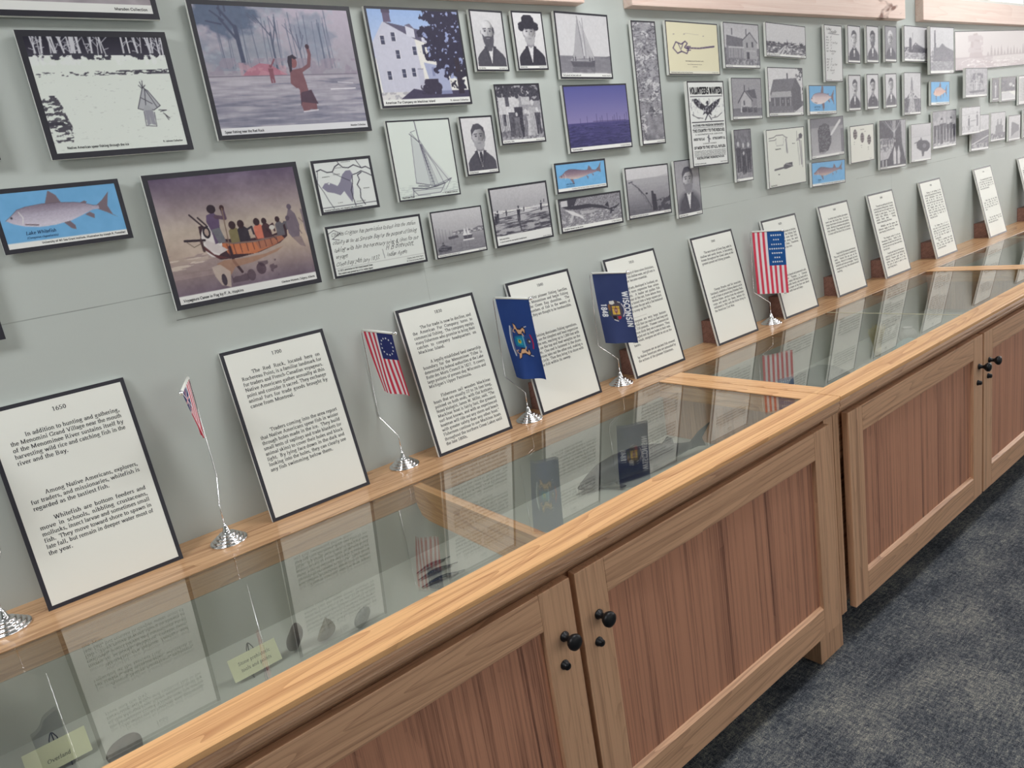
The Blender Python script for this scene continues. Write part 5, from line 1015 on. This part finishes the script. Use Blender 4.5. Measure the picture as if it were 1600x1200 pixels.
# blocks behind the panels
for i in range(3, 12):
    x = PANELS[i][0] + .035
    zt = .088
    bk = MB().prism_x([(0, 0), (-.074, 0), (-.074, .004), (-.058, zt - .002), (-.056, zt), (0, zt)], 0, .18)
    o = bk.build('wooden_block', M['block'], loc=(x, -.001, LEDGE))
    tag(o, ('brown wooden block behind the blue flag with a coat of arms', 'brown wooden block behind the WISCONSIN flag, propping its text panel',
            'brown wooden block propping the panel headed 1860', 'brown wooden block below the large starred American flag',
            'brown wooden block propping the panel just right of the last flag', 'brown wooden block propping the panel with four short paragraphs',
            'brown wooden block propping the panel densely filled with text', 'brown wooden block propping the second panel from the right edge', 'brown wooden block at the right edge of the photo')[i - 3], 'block', 'wooden blocks on the ledge')

# ---------------------------------------------------------------- display cabinets
UL, YF, YG0, YG1 = 2.036, -.788, -.198, -.708     # unit length, front edge, glass back and front
IZ = .600                                         # floor of the glazed case
def cabinet(name, x0, lab, divider):
    t = empty(name, (x0, 0, 0), label=lab, cat='display cabinet', group='oak display cabinets along the wall')
    L = UL; e = .0015; zt = LEDGE
    MB().prism_x([(0, zt), (YG0, zt), (YG0, zt - .055), (YG0 + .018, zt - .055), (YG0 + .018, zt - .022), (0, zt - .022)], e, L - e).build('ledge', M['oak_ledge_shaded'], t)
    # front rail of the top: nosing with grooves
    MB().prism_x([(YG1, zt), (YF + .002, zt), (YF, zt - .002), (YF, zt - .012), (YF + .002, zt - .0135), (YG1 - .02, zt - .0135), (YG1 - .02, zt - .03), (YG1, zt - .03)], e, L - e).build('front_rail', M['oak_top_x'], t)
    pr = [(YF + .002, zt - .0137), (YF + .0008, zt - .017), (YF + .004, zt - .0195), (YF + .0015, zt - .022), (YF + .0015, zt - .030), (YF + .005, zt - .033), (YF + .004, zt - .036), (YF + .008, zt - .044), (YF + .015, zt - .051), (YF + .022, zt - .0542), (YG1 - .0202, zt - .0542), (YG1 - .0202, zt - .0137)]
    MB().prism_x(pr, e, L - e).build('front_moulding', M['oak_x'], t)
    for xa, xb in ((e, .058), (L - .058, L - e)):
        MB().box(xa, xb, YG1, YG0, zt - .055, zt).build('end_rail', M['oak_top_y'], t)
    # glass lies in a rebate just below the wood
    MB().box(.058, L - .058, YG1, YG0, zt - .0060, zt - .0015).build('glass_pane', M['glass'], t)
    if divider:
        MB().prism_x([(YG0 + .0005, zt - .007), (YG1 - .0005, zt - .007), (YG1 - .0005, zt - .055), (YG1 + .04, zt - .092), (YG0 - .05, zt - .092), (YG0 - .018, zt - .084), (YG0 - .004, zt - .062), (YG0 + .0005, zt - .05)], L / 2 - .004, L / 2 + .020).build('divider', M['oak_top_y'], t)
    else:
        MB().box(L / 2 + .005, L / 2 + .009, YG1, YG0, zt - .0013, zt - .0005).build('glass_joint_strip', M['joint'], t)
    # lined case
    c = MB(); c.box(.02, L - .02, YG1 - .012, YG0 + .012, IZ - .012, IZ)
    c.box(.02, L - .02, YG0, YG0 + .012, IZ, zt - .056).box(.02, L - .02, YG1 - .018, YG1 - .006, IZ, zt - .056)
    c.box(.02, .032, YG1 - .006, YG0, IZ, zt - .056).box(L - .032, L - .02, YG1 - .006, YG0, IZ, zt - .056)
    c.build('case_lining', M['case_in'], t)
    # carcass
    c = MB().box(.03, L - .03, -.735, -.03, .10, .585)
    c.box(.03, L - .03, -.752, -.735, .585, zt - .055)
    c.build('carcass', M['oak_x'], t)
    for xa, xb, zb in ((e, .030, .10), (L - .048, L - e, 0.0)):
        MB().box(xa, xb, -.762, -.05, zb, zt - .0555).build('end_post', M['oak_z'], t)
    MB().box(L - .126, L - .0485, -.762, -.68, .0, .0995).build('foot', M['oak_z'], t)
    # doors
    for k, (xa, xb) in enumerate(((.050, L / 2 - .007), (L / 2 + .007, L - .050))):
        z0, z1, y0, y1, st = .107, .727, -.781, -.761, .080
        d = MB().box(xa + st - .004, xb - st + .004, y0 + .011, y1 - .0005, z0 + .084, z1 - .074).build('door', M['panel_z'], t)
        MB().box(xa, xa + st, y0, y1, z0, z1, .0015).build('stile', M['oak_z'], d); MB().box(xb - st, xb, y0, y1, z0, z1, .0015).build('stile', M['oak_z'], d)
        MB().box(xa + st + .0002, xb - st - .0002, y0, y1, z1 - .078, z1, .0015).build('top_rail', M['oak_x'], d)
        MB().prism_x([(y0, z0), (y1, z0), (y1, z0 + .088), (y0 + .012, z0 + .088), (y0 + .011, z0 + .094), (y0 + .004, z0 + .090), (y0, z0 + .086)], xa + st + .0002, xb - st - .0002).build('bottom_rail', M['oak_x'], d)
        kx = xb - .034 if k == 0 else xa + .047
        MB().lathe([(.0105, 0), (.0105, .003), (.007, .006), (.0058, .013), (.0075, .018), (.0135, .023), (.0165, .029), (.0155, .035), (.009, .0385), (.002, .039)], 28, 'y', (kx, y0, .615)).build('knob', M['knob'], d)
        lk = MB().lathe([(.0100, 0), (.0100, .0025), (.0085, .0035), (.0075, .011), (.0062, .0125), (.001, .0125)], 24, 'y', (kx - .010, y0, .557)).box(kx - .0108, kx - .0092, y0 - .0132, y0 - .0120, .5535, .5605).build('lock', M['knob'], d)
    return t
cabinet('display_cabinet', -.245, 'nearest oak display cabinet, glass top with a wooden divider bar under it', True)
cabinet('display_cabinet', -.245 + UL, 'second oak display cabinet, glass top with a thin pale joint strip', False)
cabinet('display_cabinet', -.245 + 2 * UL, 'farthest oak display cabinet, its glass top cut by the right edge', False)

# ---------------------------------------------------------------- things inside the cases
def rock(name, loc, s, seed, m, lab, pts=None, rz=0.0, rx=0.0, cat='stone tool', group='stone tools in the case'):
    bm = bmesh.new(); bmesh.ops.create_icosphere(bm, subdivisions=4, radius=1)
    rs = np.random.RandomState(seed); ks = rs.randn(7, 3); ph = rs.rand(7) * 6
    for v in bm.verts:
        p = v.co.copy(); k = 1 + .07 * sum(math.sin(2.2 * p.dot(Vector(ks[i])) + ph[i]) for i in range(7)) / 2
        w_ = 1.0
        if pts: w_ = pts(p)
        v.co = Vector((p.x * s[0] * k * w_, p.y * s[1] * k, p.z * s[2] * k))
    mn = 1e9
    mt = Matrix.Rotation(rz, 4, 'Z') @ Matrix.Rotation(rx, 4, 'X')
    for v in bm.verts: v.co = mt @ v.co; mn = min(mn, v.co.z)
    for v in bm.verts: v.co.z -= mn
    me = bpy.data.meshes.new(name); bm.to_mesh(me); bm.free(); me.materials.append(m)
    for p in me.polygons: p.use_smooth = True
    o = bpy.data.objects.new(name, me); COL.objects.link(o); o.location = loc
    return tag(o, lab, cat, group)
def stone_mat(name, a, b_, sc=40):
    m = mat(name, a, .75); N = NT(m); n = N.noise(N.coord((1, 1, 1)), sc, 4, .65); N.l(N.ramp(n, [(.3, a), (.7, b_)]), N.b.inputs['Base Color']); N.bump(n, .4, .002); return m
M['stone_a'] = stone_mat('dark_stone', rgb(78, 72, 66), rgb(112, 104, 94)); M['stone_b'] = stone_mat('tan_stone', rgb(110, 106, 92), rgb(146, 140, 120)); M['stone_c'] = stone_mat('grey_stone', rgb(100, 106, 100), rgb(136, 140, 128))
FZ = IZ + .0005
rock('stone_axe_head', (.352, -.352, FZ), (.019, .012, .034), 1, M['stone_a'], 'dark notched stone tool standing just right of the typed card', rz=.5, rx=.35)
rock('stone_point', (.416, -.368, FZ), (.022, .010, .030), 2, M['stone_b'], 'triangular tan stone point, middle of the three beside the typed card', pts=lambda p: max(.25, .85 - .6 * p.z), rz=.3, rx=.3)
rock('stone_scraper', (.494, -.382, FZ), (.024, .012, .020), 3, M['stone_c'], 'small rounded grey green stone tool, rightmost of the three beside the typed card', rz=.6, rx=.4)
rock('cobble', (.010, -.415, FZ), (.028, .024, .022), 4, M['stone_a'], 'dark rounded stone cropped by the bottom edge near the left corner', group='stone tools in the case')

def card(loc, rz, lines, lab, w=.098, h=.046, sz=.30):
    t = empty('caption_card', loc, rot=(R_(-28), 0, rz), label=lab, cat='card', group='caption cards in the case')
    cv = Cv(8, 5, (222, 224, 184)); cv.asp = w / h
    for i, s in enumerate(lines): cv.t(s, .5, .42 + i * .30, .225, (40, 42, 36), align='c', shear=.12, tk=.08, xs=.95)
    MB().box(-w / 2, w / 2, .0002, .0012, 0, h).build('card_stock', M['card'], t)
    o = print_mesh('card_face', cv, w, h, M['print'], t, 0.0); o.location = (0, 0, h / 2)
    return t
def easel(loc, rz, lab):
    q = MB()
    for s in (-1, 1):
        q.tube([(s * .014, -.016, .009), (s * .014, -.018, .003), (s * .014, -.002, .0015), (s * .011, .006, .022), (s * .006, .018, .048), (s * .002, .022, .056), (0, .023, .057)], .0010, 6)
    q.tube([(0, .023, .057), (0, .032, .030), (0, .040, .0012)], .0010, 6)
    o = q.build('wire_easel', M['wire'], loc=loc); o.rotation_euler = (0, 0, rz)
    return tag(o, lab, 'easel', 'small wire easels in the case')
easel((.266, -.350, FZ), .03, 'small wire easel holding the card about prehistoric stone tools')
card((.266, -.3645, FZ + .0085), .03, ('Stone prehistoric', 'tools and points'), 'cream card reading Stone prehistoric tools and points, on a wire easel')
easel((-.085, -.330, FZ), .03, 'small wire easel holding the card at the bottom left corner')
card((-.085, -.3445, FZ + .0085), .03, ('', 'Overland'), 'cream card cropped by the bottom left corner')

# mounted sturgeon in the first case
def sturgeon():
    m = mat('fish_skin', rgb(70, 72, 62), .45); N = NT(m); n = N.noise(N.coord((1, 1, 1)), 60, 4, .6)
    c = N.n('ShaderNodeTexCoord'); sp = N.n('ShaderNodeSeparateXYZ'); N.l(c.outputs['Object'], sp.inputs[0])
    g = N.math('ADD', N.math('MULTIPLY', sp.outputs[2], 14), N.math('MULTIPLY', n, .5))
    N.l(N.ramp(g, [(0.25, rgb(120, 118, 100)), (.55, rgb(62, 64, 54)), (.9, rgb(36, 38, 36))]), N.b.inputs['Base Color'])
    t = empty('mounted_sturgeon', (1.425, -.345, FZ), -.24, 'dark mounted sturgeon lying in the case below the WISCONSIN flag', 'fish')
    SC_ = 1.2; prof = [(-.20, .002, .018), (-.185, .010, .019), (-.16, .018, .024), (-.12, .027, .031), (-.07, .031, .036), (0, .032, .038), (.07, .028, .036), (.13, .020, .032), (.18, .012, .030), (.205, .008, .032)]
    prof = [(a, b_ * SC_, c_ * SC_) for a, b_, c_ in prof]
    n_ = 20; v = []; f = []
    for x, r, zc in prof:
        for k in range(n_):
            a = 2 * PI * k / n_; sc = 1 + .10 * (math.cos(5 * a) > .6); v.append((x, r * .85 * math.cos(a) * sc, zc + r * math.sin(a) * sc))
    for i in range(len(prof) - 1):
        for k in range(n_): f.append((i * n_ + k, i * n_ + (k + 1) % n_, (i + 1) * n_ + (k + 1) % n_, (i + 1) * n_ + k))
    f += [tuple(range(n_ - 1, -1, -1)), tuple((len(prof) - 1) * n_ + k for k in range(n_))]
    obj('body', v, f, m, t, smooth=True)
    def fin(nm, pts, th=.002, ax='y'):
        q = MB(); n2 = len(pts)
        if ax == 'y': vv = [(a, -th, b) for a, b in pts] + [(a, th, b) for a, b in pts]
        else: vv = [(a, b, .008) for a, b in pts] + [(a, b, .012) for a, b in pts]
        q.add(vv, [(k, (k + 1) % n2, n2 + (k + 1) % n2, n2 + k) for k in range(n2)] + [tuple(range(n2 - 1, -1, -1)), tuple(range(n2, 2 * n2))])
        q.build(nm, m, t)
    fin('tail_fin', [(.19, .036), (.24, .072), (.285, .090), (.25, .05), (.262, .020), (.235, .026), (.20, .024)])
    fin('dorsal_fin', [(.09, .062), (.125, .088), (.14, .080), (.145, .056)])
    fin('pectoral_fin', [(-.13, -.015), (-.09, -.062), (-.075, -.060), (-.10, -.015)], ax='z')
    q = MB()
    for s in (-1, 1): q.lathe([(.0045, 0), (.004, .002), (.001, .003)], 12, 'y', (-.165, -.0155, .030)) if s < 0 else None
    q.build('eye', M['knob'], t)
sturgeon()
# dark feathers by the divider
M['feather'] = mat('feather', rgb(48, 58, 56), .6)
for i, (x, y, a, s) in enumerate(((.770, -.285, .05, 1.0), (.765, -.325, -.04, 1.1), (.755, -.370, -.12, 1.15))):
    q = MB(); n_ = 14; L = .085 * s; vv = []; f = []
    for k in range(n_ + 1):
        u = k / n_; w_ = .0075 * s * math.sin(PI * min(1, u * .9 + .1)) ** .7 * (1 - .25 * u); z = .004 + .006 * math.sin(PI * u)
        vv += [(-L * u, -w_, z - .001), (-L * u, 0, z + .0012), (-L * u, w_, z - .001), (-L * u, 0, z - .0016)]
    for k in range(n_):
        for j in range(4): f.append((k * 4 + j, k * 4 + (j + 1) % 4, k * 4 + 4 + (j + 1) % 4, k * 4 + 4 + j))
    q.add(vv, f, True); q.tube([(0, 0, .004), (.018, 0, .002)], .0011, 6)
    o = q.build('feather', M['feather'], loc=(x, y, FZ)); o.rotation_euler = (0, 0, a)
    tag(o, ('dark feather lying behind the other two by the divider', 'dark feather, middle of the three by the divider', 'dark feather lying nearest the front glass by the divider')[i], 'feather', 'feathers in the first case')
# second case: frayed twine bundle, pale bowl, cloth, grey pouch
M['twine'] = mat('twine', rgb(196, 186, 140), .85); M['paleglass'] = mat('pale_ceramic', rgb(214, 212, 205), .25); M['canvas'] = mat('grey_canvas', rgb(126, 130, 122), .9); M['bluecloth'] = mat('pale_blue_cloth', rgb(170, 190, 186), .9)
q = MB(); rs = random.Random(9)
for k in range(150):
    a, rr = rs.uniform(0, 2 * PI), rs.uniform(.2, 1) ** .5; top = Vector((.045 * rr * math.cos(a), .03 * rr * math.sin(a), .10 + .03 * rs.random()))
    q.tube([(.012 * math.cos(a), .010 * math.sin(a), .001), (.02 * math.cos(a) * rr, .014 * math.sin(a), .05), tuple(top)], .0011, 4)
q.lathe([(.014, .018), (.016, .022), (.016, .032), (.014, .036)], 16)
tag(q.build('twine_bundle', M['twine'], loc=(2.87, -.375, FZ)), 'pale frayed bundle of twine standing in the second case', 'twine')
o = MB().lathe([(.022, 0), (.024, .004), (.034, .02), (.038, .036), (.034, .052), (.022, .062), (.020, .066), (.022, .069), (.018, .069), (.016, .064)], 36).build('glass_float', M['paleglass'], loc=(3.10, -.395, FZ)); tag(o, 'pale round pot standing in the second case beneath the panel densely filled with text', 'pot')
def cloth(name, loc, w, d, hgt, m, lab, seed, cat):
    n_ = 34; vv = []; f = []; rs2 = np.random.RandomState(seed); P_ = rs2.rand(6, 3) * 2 - 1
    for i in range(n_ + 1):
        for j in range(n_ + 1):
            u, v_ = i / n_, j / n_; e_ = min(1, 4.5 * min(u, 1 - u, v_, 1 - v_))
            z = hgt * (.35 + .65 * sum(.5 + .5 * math.sin(9 * (u * P_[k][0] + v_ * P_[k][1]) + 6 * P_[k][2]) for k in range(6)) / 6) * e_ ** .6 + .002
            vv.append(((u - .5) * w * (1 + .06 * math.sin(7 * v_ + seed)), (v_ - .5) * d * (1 + .08 * math.sin(6 * u)), z))
    for i in range(n_):
        for j in range(n_): a = i * (n_ + 1) + j; f.append((a, a + n_ + 1, a + n_ + 2, a + 1))
    k0 = len(vv); vv += [(p[0], p[1], 0.0) for p in vv[:k0]]; f += [tuple(k0 + q_ for q_ in reversed(g)) for g in f]
    rim = [i * (n_ + 1) for i in range(n_ + 1)] + [n_ * (n_ + 1) + j for j in range(1, n_ + 1)] + [i * (n_ + 1) + n_ for i in range(n_ - 1, -1, -1)] + [j for j in range(n_ - 1, 0, -1)]
    for i in range(len(rim)): a, b_ = rim[i], rim[(i + 1) % len(rim)]; f.append((b_, a, a + k0, b_ + k0))
    o = obj(name, vv, f, m, smooth=True, loc=loc); return tag(o, lab, cat)
cloth('folded_net', (2.50, -.33, FZ), .20, .15, .055, M['canvas'], 'grey folded canvas net lying in the second case, nearest the corner with the large flag', 3, 'net')
cloth('folded_cloth', (2.70, -.45, FZ), .14, .10, .03, M['paleglass'], 'white crumpled cloth in the second case in front of the canvas net', 5, 'cloth')
cloth('blue_cloth', (3.00, -.45, FZ), .13, .10, .05, M['bluecloth'], 'pale blue folded cloth in the second case beside the twine bundle', 8, 'cloth')

# ---------------------------------------------------------------- table flags
def star(c, u, v, r, col=(236, 238, 240)):
    pts = []
    for k in range(10):
        a = PI / 2 + k * PI / 5; q = r if k % 2 == 0 else r * .4
        pts.append((u + q * math.cos(a) / c.asp, v - q * math.sin(a)))
    c.poly(pts, col)
# flag canvases are drawn as the flag hangs: hoist at the top, the flag's upper edge at the right
RED, WHT, NVY = (206, 62, 84), (232, 226, 230), (44, 52, 108)
def f_stripes(c, cant, n=13, cu=.46, cvv=.40):
    for k in range(n): c.rect(k / n, 0, (k + 1) / n, 1, RED if k % 2 == 0 else WHT)
    c.rect(cu, 0, 1, cvv, cant)
def f_ross(c):
    f_stripes(c, NVY, cu=.462, cvv=.42)
    for k in range(13): a = 2 * PI * k / 13; star(c, .73 + .19 * math.cos(a), .21 + .135 * math.sin(a), .021)
def f_33(c):
    f_stripes(c, (32, 84, 150), cu=6 / 13, cvv=.545)
    for k in range(13): c.rect(k / 13, 0 if k < 6 else .545, (k + 1) / 13, 1, (216, 70, 92) if k % 2 == 0 else WHT)
    for j, (v, n) in enumerate(((.06, 5), (.13, 3), (.205, 5), (.275, 7), (.345, 5), (.415, 3), (.485, 5))):
        for k in range(n): star(c, .73 + (k - (n - 1) / 2) * .070, v, .019)
def f_mich(c):
    b = (44, 72, 138); c.rect(0, 0, 1, 1, b); c.grain(.03, 5)
    el = (222, 178, 140); bl = (30, 26, 50)
    c.line([(.24, .34), (.20, .44), (.19, .52), (.21, .62), (.26, .70)], .020, (206, 214, 226)); c.line([(.29, .36), (.25, .46), (.25, .58), (.30, .68)], .008, (170, 160, 150))
    for s in (-1, 1):
        M_ = lambda u, v: (u, .52 + s * (v - .52))
        c.poly([M_(*p) for p in ((.34, .29), (.44, .31), (.48, .36), (.58, .36), (.66, .33), (.72, .36), (.70, .44), (.64, .40), (.58, .44), (.48, .44), (.42, .38), (.38, .39), (.36, .34))], bl)
        c.poly([M_(*p) for p in ((.36, .30), (.43, .32), (.47, .37), (.57, .375), (.66, .345), (.70, .37), (.68, .42), (.64, .38), (.57, .425), (.49, .425), (.43, .37), (.38, .37))], el); c.line([M_(.70, .34), M_(.76, .33)], .008, (230, 230, 230)); c.line([M_(.36, .37), M_(.32, .40), M_(.38, .41)], .010, el); c.line([M_(.60, .42), M_(.63, .455)], .012, el)
    c.poly([(.34, .46), (.60, .44), (.64, .46), (.64, .58), (.60, .60), (.34, .58), (.31, .52)], (30, 116, 160)); c.rect(.40, .475, .56, .565, (44, 156, 178)); c.ell(.48, .52, .05, .025, (190, 180, 70)); c.ell(.48, .51, .02, .012, (60, 60, 60)); c.line([(.60, .45), (.61, .59)], .012, (120, 180, 214))
    c.ell(.74, .52, .05, .035, (70, 66, 80)); c.ell(.76, .52, .02, .012, (220, 220, 220)); c.line([(.82, .44), (.85, .50), (.85, .55), (.82, .61)], .016, (172, 44, 84))
def f_wis(c):
    c.rect(0, 0, 1, 1, (56, 68, 112)); c.grain(.03, 5)
    A = c.asp
    def vt(s, u, v0, size, wid, tk):   # lettering running down the cloth, its top toward the right
        tmp = []; text(tmp, s, 0, 0, size, 0, serif=False, tk=tk, tn=tk * .9, xs=wid / text_w(s, size))
        for q, _ in tmp: c.poly([((u * A + y) / A, v0 + x) for x, y in q], (236, 238, 242))
    vt('WISCONSIN', .79, .25, .122, .52, .17); vt('1848', .10, .425, .115, .19, .16)
    c.ell(.52, .52, .20, .145, (104, 84, 70), .55); c.rect(.42, .46, .64, .58, (214, 178, 84)); c.ell(.53, .52, .05, .04, (150, 90, 110)); c.ell(.53, .52, .025, .018, (220, 210, 170)); c.line([(.42, .49), (.64, .49)], .006, (110, 70, 50)); c.line([(.53, .46), (.53, .58)], .006, (110, 70, 50))
    c.poly([(.36, .39), (.50, .38), (.52, .42), (.44, .44), (.36, .43)], (226, 224, 220)); c.poly([(.40, .60), (.52, .60), (.50, .66), (.42, .64)], (40, 32, 40)); c.poly([(.54, .61), (.64, .60), (.66, .63), (.58, .66)], (170, 46, 66)); c.line([(.44, .655), (.54, .675)], .012, (220, 220, 220)); c.ell(.34, .48, .04, .05, (150, 100, 60), .8); c.ell(.33, .56, .035, .04, (70, 90, 60), .8)
    c.line([(.72, .43), (.78, .49), (.78, .55), (.72, .61)], .014, (206, 200, 206)); c.line([(.62, .40), (.68, .41)], .014, (190, 190, 190))
def f_union(c):
    f_stripes(c, NVY); c.line([(.46, 0), (1, .42)], .03, WHT); c.line([(.46, .42), (1, 0)], .03, WHT); c.rect(.70, 0, .76, .42, WHT); c.rect(.46, .19, 1, .23, WHT); c.rect(.715, 0, .745, .42, RED); c.rect(.46, .2, 1, .22, RED)
def table_flag(x, y, deg, art, lab, sway=(0, 0, 0), fl=.168, fw=.105, amp=.004, fan=False):
    t = empty('table_flag', (x, y, LEDGE), R_(deg), lab, 'flag', 'small flags on chrome stands')
    base = [(.041, 0)]
    for r_, z_, hh in ((.042, 0, .0058), (.0345, .0058, .0056), (.027, .0114, .0056), (.0195, .017, .0056)):   # rounded tiers
        base += [(r_ - .0004, z_ + .0001), (r_, z_ + hh * .3), (r_ - .0003, z_ + hh * .6), (r_ - .0014, z_ + hh * .88), (r_ - .003, z_ + hh * .99), (r_ - .0052, z_ + hh), (r_ - .0074, z_ + hh)]
    base += [(.0105, .0228), (.0092, .0245), (.0062, .033), (.0042, .041), (.0024, .044)]
    MB().lathe(base, 48).build('base', M['chrome'], t)
    T = [(0, 0, .040), (0, 0, .086), (-.002, 0, .090), (-.058, 0, .137), (-.0615, 0, .142), (-.0585, 0, .376), (-.057, 0, .383), (-.050, 0, .3865), (.062, 0, .374)]
    MB().tube(T, .0014, 8).build('wire_pole', M['chrome'], t)
    ball = MB(); ball.tube([(.058, 0, .3745), (.0605, 0, .3742), (.064, 0, .3738), (.068, 0, .3733), (.0705, 0, .373), (.072, 0, .3728)], [.001, .0038, .0052, .0052, .0036, .001], 12); ball.build('ball_end', M['chrome'], t)
    if art is None: return t
    def bar(u): return Vector((-.050 + (fw) * u, 0, .3855 - .0115 * u))
    MB().tube([bar(.0) + Vector((0, 0, -.0005)), bar(.5), bar(1.0)], .0034, 10).build('sleeve', M['white_plastic'], t)
    cv = Cv(100, 160); cv.asp = fw / fl; art(cv)
    A_ = cv.a.reshape(160, 2, 100, 2, 3).mean((1, 3)); A_ = np.concatenate([A_[:, :1], A_, A_[:, -1:]], 1); A_ = np.concatenate([A_[:1], A_, A_[-1:]], 0)
    us = np.concatenate([[0], (np.arange(100) + .5) / 100, [1]]); vs = np.concatenate([[0], (np.arange(160) + .5) / 160, [1]])
    U, V = np.meshgrid(us, vs); sx, sy, gather = sway
    X = -.050 + fw * (.5 + (U - .5) * (1 - gather * V)) + sx * V ** 1.5
    Yc = sy * V ** 1.4 + amp * np.sin(2.2 * PI * U + 2.5 * V) * np.sqrt(V) + amp * .6 * np.sin(5 * U - 3 * V) * V
    Z = .3855 - .0115 * U - .0032 - fl * V * (1 - .02 * np.abs(sx) * 10)
    n1 = U.size; co = np.stack([X.ravel(), Yc.ravel() , Z.ravel()], 1); back = co.copy(); back[:, 1] += .0006
    ii, jj = np.meshgrid(np.arange(161), np.arange(101), indexing='ij'); b0 = ii * 102 + jj
    F = np.stack([b0, b0 + 102, b0 + 103, b0 + 1], -1).reshape(-1, 4); F2 = F[:, ::-1] + n1
    cc = srgb(A_).reshape(-1, 3)
    color_mesh('cloth', np.concatenate([co, back]), np.concatenate([F, F2]), np.concatenate([cc, cc]), M['cloth'], t, smooth=True)
    return t
table_flag(-.103, -.098, -118, lambda c: c.rect(0, 0, 1, 1, (50, 60, 100)), 'chrome flag stand cropped by the left edge, only its stepped base in view')
table_flag(.330, -.101, -112, f_union, 'small striped flag seen edge on, between the panels headed 1650 and 1700', amp=.003, sway=(-.034, .0, .86), fl=.125)
table_flag(.824, -.062, -74, f_ross, 'small striped flag with a ring of stars on a chrome stand', sway=(.024, 0, .14))
table_flag(1.256, -.088, -66, f_mich, 'small blue flag with a coat of arms flanked by elk and moose', sway=(.016, .01, .10), amp=.007, fl=.248, fw=.110)
table_flag(1.665, -.090, -52, f_wis, 'small blue flag reading WISCONSIN 1848', sway=(.014, 0, .02), fl=.236, fw=.110)
table_flag(2.585, -.082, -48, f_33, 'small American flag with rows of stars, rightmost of the flags', sway=(.004, 0, .0), fl=.252, fw=.122, amp=.003)
